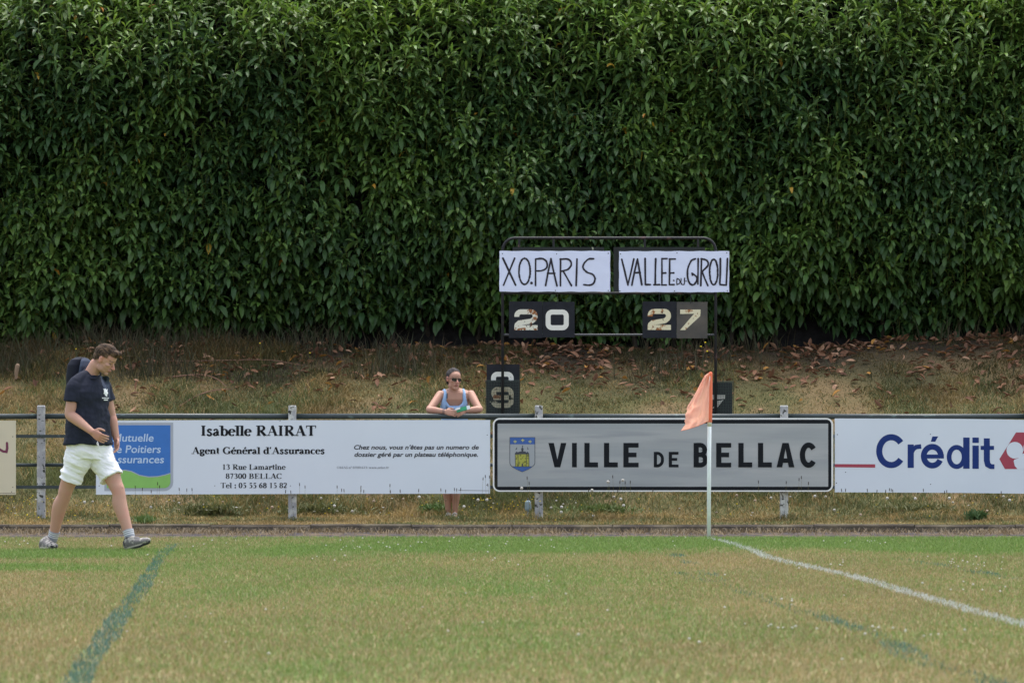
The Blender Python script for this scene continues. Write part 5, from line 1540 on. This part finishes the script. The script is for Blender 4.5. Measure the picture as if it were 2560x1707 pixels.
LWr, RWr = W(1112, 1029, -.01), W(1163, 1027, .02)
for s_, e_, w_ in ((LS, LE, LWr), (RS, RE, RWr)):
    mb.add(*limb([s_, s_.lerp(e_, .4), s_.lerp(e_, .8), e_, e_.lerp(w_, .3), e_.lerp(w_, .7), w_], [.046, .042, .036, .034, .037, .030, .024], n=16))
add_hand(mb, LWr, W(1142, 1033, -.05) - LWr, Vector((0, .3, 1)), Vector((.0, 1, -.2)), curl=.30, sc=.85)
add_hand(mb, RWr, W(1140, 1035, -.055) - RWr, Vector((0, .3, 1)), Vector((-.2, .8, -.3)), curl=.45, sc=.85)
# legs
for hx, kx, ax_, dy in ((1127, 1117, 1121, .42), (1148, 1142, 1137, .40)):
    h_, k_, a_ = W(hx, 1112, dy), W(kx, 1205, dy + .02), W(ax_, 1281, dy)
    mb.add(*limb([h_, h_.lerp(k_, .5), k_, k_.lerp(a_, .3), k_.lerp(a_, .7), a_], [.082, .068, .046, .047, .035, .027], n=18))
    mb.add(*limb([a_ + Vector((0, .03, -.02)), a_ + Vector((0, -.03, -.022)), a_ + Vector((.01, -.12, -.045)), a_ + Vector((.012, -.16, -.05))], [.028, .028, .024, .016], n=12))
hw_ = Head(W(1134.5, 947.5, .20), Vector((.42, -.91, 0)), pitch=math.radians(3), roll=math.radians(-4), sc=.93)
hw_.build(mb, False)
V, N, Fs = union(mb, .0045, 3)
C = hw_.colour(V, skin_cols(V, (.42, .23, .165), (.45, .20, .145)), False)
nmesh("body", V, Fs, M_skin, wo, cols=C, smooth=True)
hair_mesh(hw_, [((-.018, 0, .036), (.100, .080, .088)), ((-.03, 0, -.01), (.082, .077, .075)), ((-.10, 0, .0), (.035, .035, .03))],
          lambda l: (l[:, 0] < .030 + .55 * np.clip(l[:, 2] - .04, 0, 1)) & ((l[:, 2] > .02) | (l[:, 0] < -.02)) & (l[:, 2] > -.07),
          (.030, .026, .027), (.085, .075, .075), 9, "hair", wo, amp=.003)
# sunglasses
mb = MB()
for y in (-1, 1):
    pts = []
    for k in range(18):
        a = 2 * math.pi * k / 18
        yy = y * .031 + .026 * math.copysign(abs(math.cos(a)) ** .7, math.cos(a)); zz = -.004 + .019 * math.copysign(abs(math.sin(a)) ** .8, math.sin(a))
        pts.append((yy, zz))
    Vf = [hw_.w((.094 - 6.0 * yy * yy, yy, zz)) for yy, zz in pts]; Vb = [hw_.w((.090 - 6.0 * yy * yy, yy, zz)) for yy, zz in pts]
    n = 18
    mb.add(Vf + Vb, [tuple(range(n)), tuple(range(2 * n - 1, n - 1, -1))] + [(k, (k + 1) % n, n + (k + 1) % n, n + k) for k in range(n)])
    mb.tube([hw_.w((.079, y * .056, .006)), hw_.w((.045, y * .078, .004)), hw_.w((.0, y * .082, .002))], .0028, 8)
mb.tube([hw_.w((.0945, -.010, .004)), hw_.w((.098, 0, .006)), hw_.w((.0945, .010, .004))], .0026, 8)
mb.build("sunglasses", M_glass, wo, smooth=False)
# tank top: body up to the neckline plus two straps
mb = MB()
mb.add(*loft([(W(1136, 1118, .42), X_ * .172, Y_ * .13), (W(1136, 1085, .42), X_ * .158, Y_ * .118), (W(1136, 1050, .38), X_ * .136, Y_ * .105), (W(1137, 1022, .32), X_ * .148, Y_ * .11), (W(1137, 1014, .31), X_ * .150, Y_ * .11)], n=28, e=2.3))
def cloth_curve(pts, r_, squash=None): 
    a, b = spline(pts, r_, 6); mb.tube(a, b, 12)
cloth_curve([cw(715, 745, .26), cw(735, 800, .215), cw(722, 900, .195), cw(700, 1010, .20), cw(700, 1090, .21)], [.014, .017, .019, .028, .03])
cloth_curve([cw(1085, 735, .26), cw(1098, 800, .215), cw(1105, 900, .195), cw(1120, 1010, .20), cw(1110, 1090, .21)], [.014, .017, .019, .024, .03])
cloth_curve([cw(745, 985, .195), cw(790, 1062, .19), cw(870, 1100, .19), cw(980, 1092, .19), cw(1060, 1040, .19), cw(1100, 960, .195)], [.012, .016, .02, .02, .016, .012])
cloth_curve([cw(690, 760, .30), cw(700, 850, .36), cw(760, 1000, .38)], [.014, .017, .02]); cloth_curve([cw(1100, 750, .30), cw(1100, 850, .36), cw(1050, 1000, .38)], [.014, .017, .02])
V, N, Fs = union(mb, .005, 2)
V = V + N * ((noise(V[:, 0] * 18, V[:, 1] * 18, V[:, 2] * 18, seed=33) - .5) * .006)[:, None]
tk = nmesh("tank_top", V, Fs, M_tank, wo, smooth=True)
mb = MB(); mb.tube(*spline([cw(782, 745, .235), cw(770, 800, .205), cw(762, 860, .19), cw(765, 900, .19)], .005, 5), n=8); mb.build("bra_strap", M_strap, wo, smooth=True)
mb = MB()
for px, D_ in ((1107.5, 0), (1110.5, 0)):
    c_ = W(px, 1028.5, .0)
    mb.tube([c_ + Vector((0, .031 * math.cos(a * math.pi / 8), .031 * math.sin(a * math.pi / 8))) for a in range(17)], .003, 6)
mb.build("bracelet", mat("bracelet_dark", (.10, .09, .11), .5), wo, smooth=True)
mb = MB()   # dark shorts, hidden by the board from the front
mb.add(*loft([(W(1136, 1100, .42), X_ * .175, Y_ * .135), (W(1136, 1125, .42), X_ * .178, Y_ * .137)], n=24))
for hx, kx, dy in ((1127, 1120, .42), (1148, 1143, .40)):
    h_, k_ = W(hx, 1115, dy), W(kx, 1205, dy + .02); mb.add(*tube([h_, h_.lerp(k_, .55)], [.095, .092], 18, False))
V, N, Fs = union(mb, .008, 2); nmesh("shorts", V, Fs, mat("dark_cotton", (.04, .05, .07), .9), wo, smooth=True)
for ax_, dy in ((1121, .42), (1137, .40)):
    a_ = W(ax_, 1281, dy); mb = MB()
    sole = [(-.03, .05), (-.04, -.02), (-.042, -.12), (-.02, -.19), (.02, -.195), (.048, -.13), (.045, -.03), (.03, .05)]
    Vb = [a_ + Vector((x_ + .006, y_, -.072)) for x_, y_ in sole]; Vt = [v + Vector((0, 0, .014)) for v in Vb]; n = len(sole)
    mb.add(Vb + Vt, [tuple(range(n)), tuple(range(2 * n - 1, n - 1, -1))] + [(k, (k + 1) % n, n + (k + 1) % n, n + k) for k in range(n)])
    for yy, zz in ((-.115, -.022), (-.085, -.008)):
        mb.tube(*spline([a_ + Vector((-.034, yy, -.055)), a_ + Vector((-.015, yy, zz)), a_ + Vector((.015, yy, zz)), a_ + Vector((.042, yy, -.055))], .006, 4), n=8)
    mb.build("sandal", M_white, wo, smooth=False)
# the green carton in her hands
ct = thing("snack_packet", "small green and white packet held in the woman's clasped hands", "packet", cw(1050, 1140, -.05))
mb = MB(); a, b = cw(950, 1148, -.075), cw(1150, 1095, -.085)
d_ = (b - a); up_ = Vector((0, .35, .9)).normalized()
def pk(a, d_, w_, t_, nm, m_, parent):
    dn = d_.normalized(); s_ = (up_ - dn * up_.dot(dn)).normalized(); q_ = dn.cross(s_)
    V = [a + d_ * i_ + s_ * (j * w_) + q_ * (k * t_) for k in (-1, 1) for (i_, j) in ((0, -1), (1, -1), (1, 1), (0, 1))]
    mb = MB(); mb.add(V, [(3, 2, 1, 0), (4, 5, 6, 7), (0, 1, 5, 4), (1, 2, 6, 5), (2, 3, 7, 6), (3, 0, 4, 7)]); mb.build(nm, m_, parent)
pk(a, d_, .021, .006, "packet_body", M_greenp, ct)
pk(b + d_ * .01, d_ * .30, .020, .005, "packet_end", M_white, ct)
pk(cw(930, 1125, -.08), (cw(1020, 1098, -.085) - cw(930, 1125, -.08)), .010, .004, "paper_tab", M_white, ct)

# ------------------------------------------------------------------ odds and ends
def branch(pxs, dists, r_, label, side=()):
    pts = []
    for (a, b), d_ in zip(pxs, dists):
        v = P(a, b, d_); g_ = float(bank_z(v.x, d_)); v.z = max(v.z, g_ + .015); pts.append(v)
    t = MB(); t.tube(*spline(pts, [r_] + [r_ * .8] * (len(pts) - 2) + [r_ * .4], 5), n=6)
    for sp in side:
        q = []
        for (a, b), d_ in zip(sp, dists): v = P(a, b, d_); v.z = max(v.z, float(bank_z(v.x, d_)) + .01); q.append(v)
        t.tube(*spline(q, [r_ * .6] * (len(q) - 1) + [r_ * .3], 5), n=6)
    tag(t.build("fallen_branch", M_twig, smooth=True), label, "branch", "dry fallen branches on the bank")
def cb(a, b): return (400 + a * .2976, 800 + b * .2976)
def Dof(py):   # distance where the bank is seen at that row
    for d_ in np.arange(61, 66, .05):
        if P(0, py, d_).z < float(bank_z(0, d_)): return float(d_)
    return 65.9
def brn(pts, r_, label, side=()):
    pxs = [cb(*p) for p in pts]; branch(pxs, [Dof(p[1] + 2) - .05 for p in pxs], r_, label, [[cb(*q) for q in sp] for sp in side])
brn([(110, 475), (330, 458), (470, 490), (560, 560)], .007, "arched reddish twig lying on the bank right of the man's head", [[(270, 462), (340, 510), (400, 570)]])
brn([(130, 765), (280, 650), (430, 595), (620, 575)], .007, "long reddish twig slanting down to the rail right of the man")
brn([(60, 345), (450, 340), (900, 335), (1200, 380)], .006, "long thin twig lying level along the foot of the hedge")
brn([(1080, 650), (1110, 590), (1120, 578)], .005, "short upright dry stick behind the post of the insurance board", [[(1150, 640), (1220, 570), (1260, 535)]])
brn([(1240, 500), (1250, 600), (1255, 690), (1320, 720)], .005, "pale forked straw stem right of the concrete post", [[(1160, 660), (1220, 640), (1270, 600)]])
# pale broken stub near the left edge
t = MB(); t.tube(*spline([P(40, 946, 64.6), P(41, 930, 64.6), P(44, 914, 64.6)], [.014, .022, .024], 5), n=10)
tag(t.build("wood_stub", mat("pale_wood", (.24, .165, .11), .9, noise_amt=.15), smooth=True), "pale broken wooden stub sticking up on the bank at the far left", "stub")
# grey wall seen over the hedge at the top left
mb = MB(); mb.box(-14, -4.6, 80, 80.5, 2.5, 7.6)
tag(mb.build("stone_wall", M_stone), "grey wall glimpsed above the hedge in the top left corner", "wall")
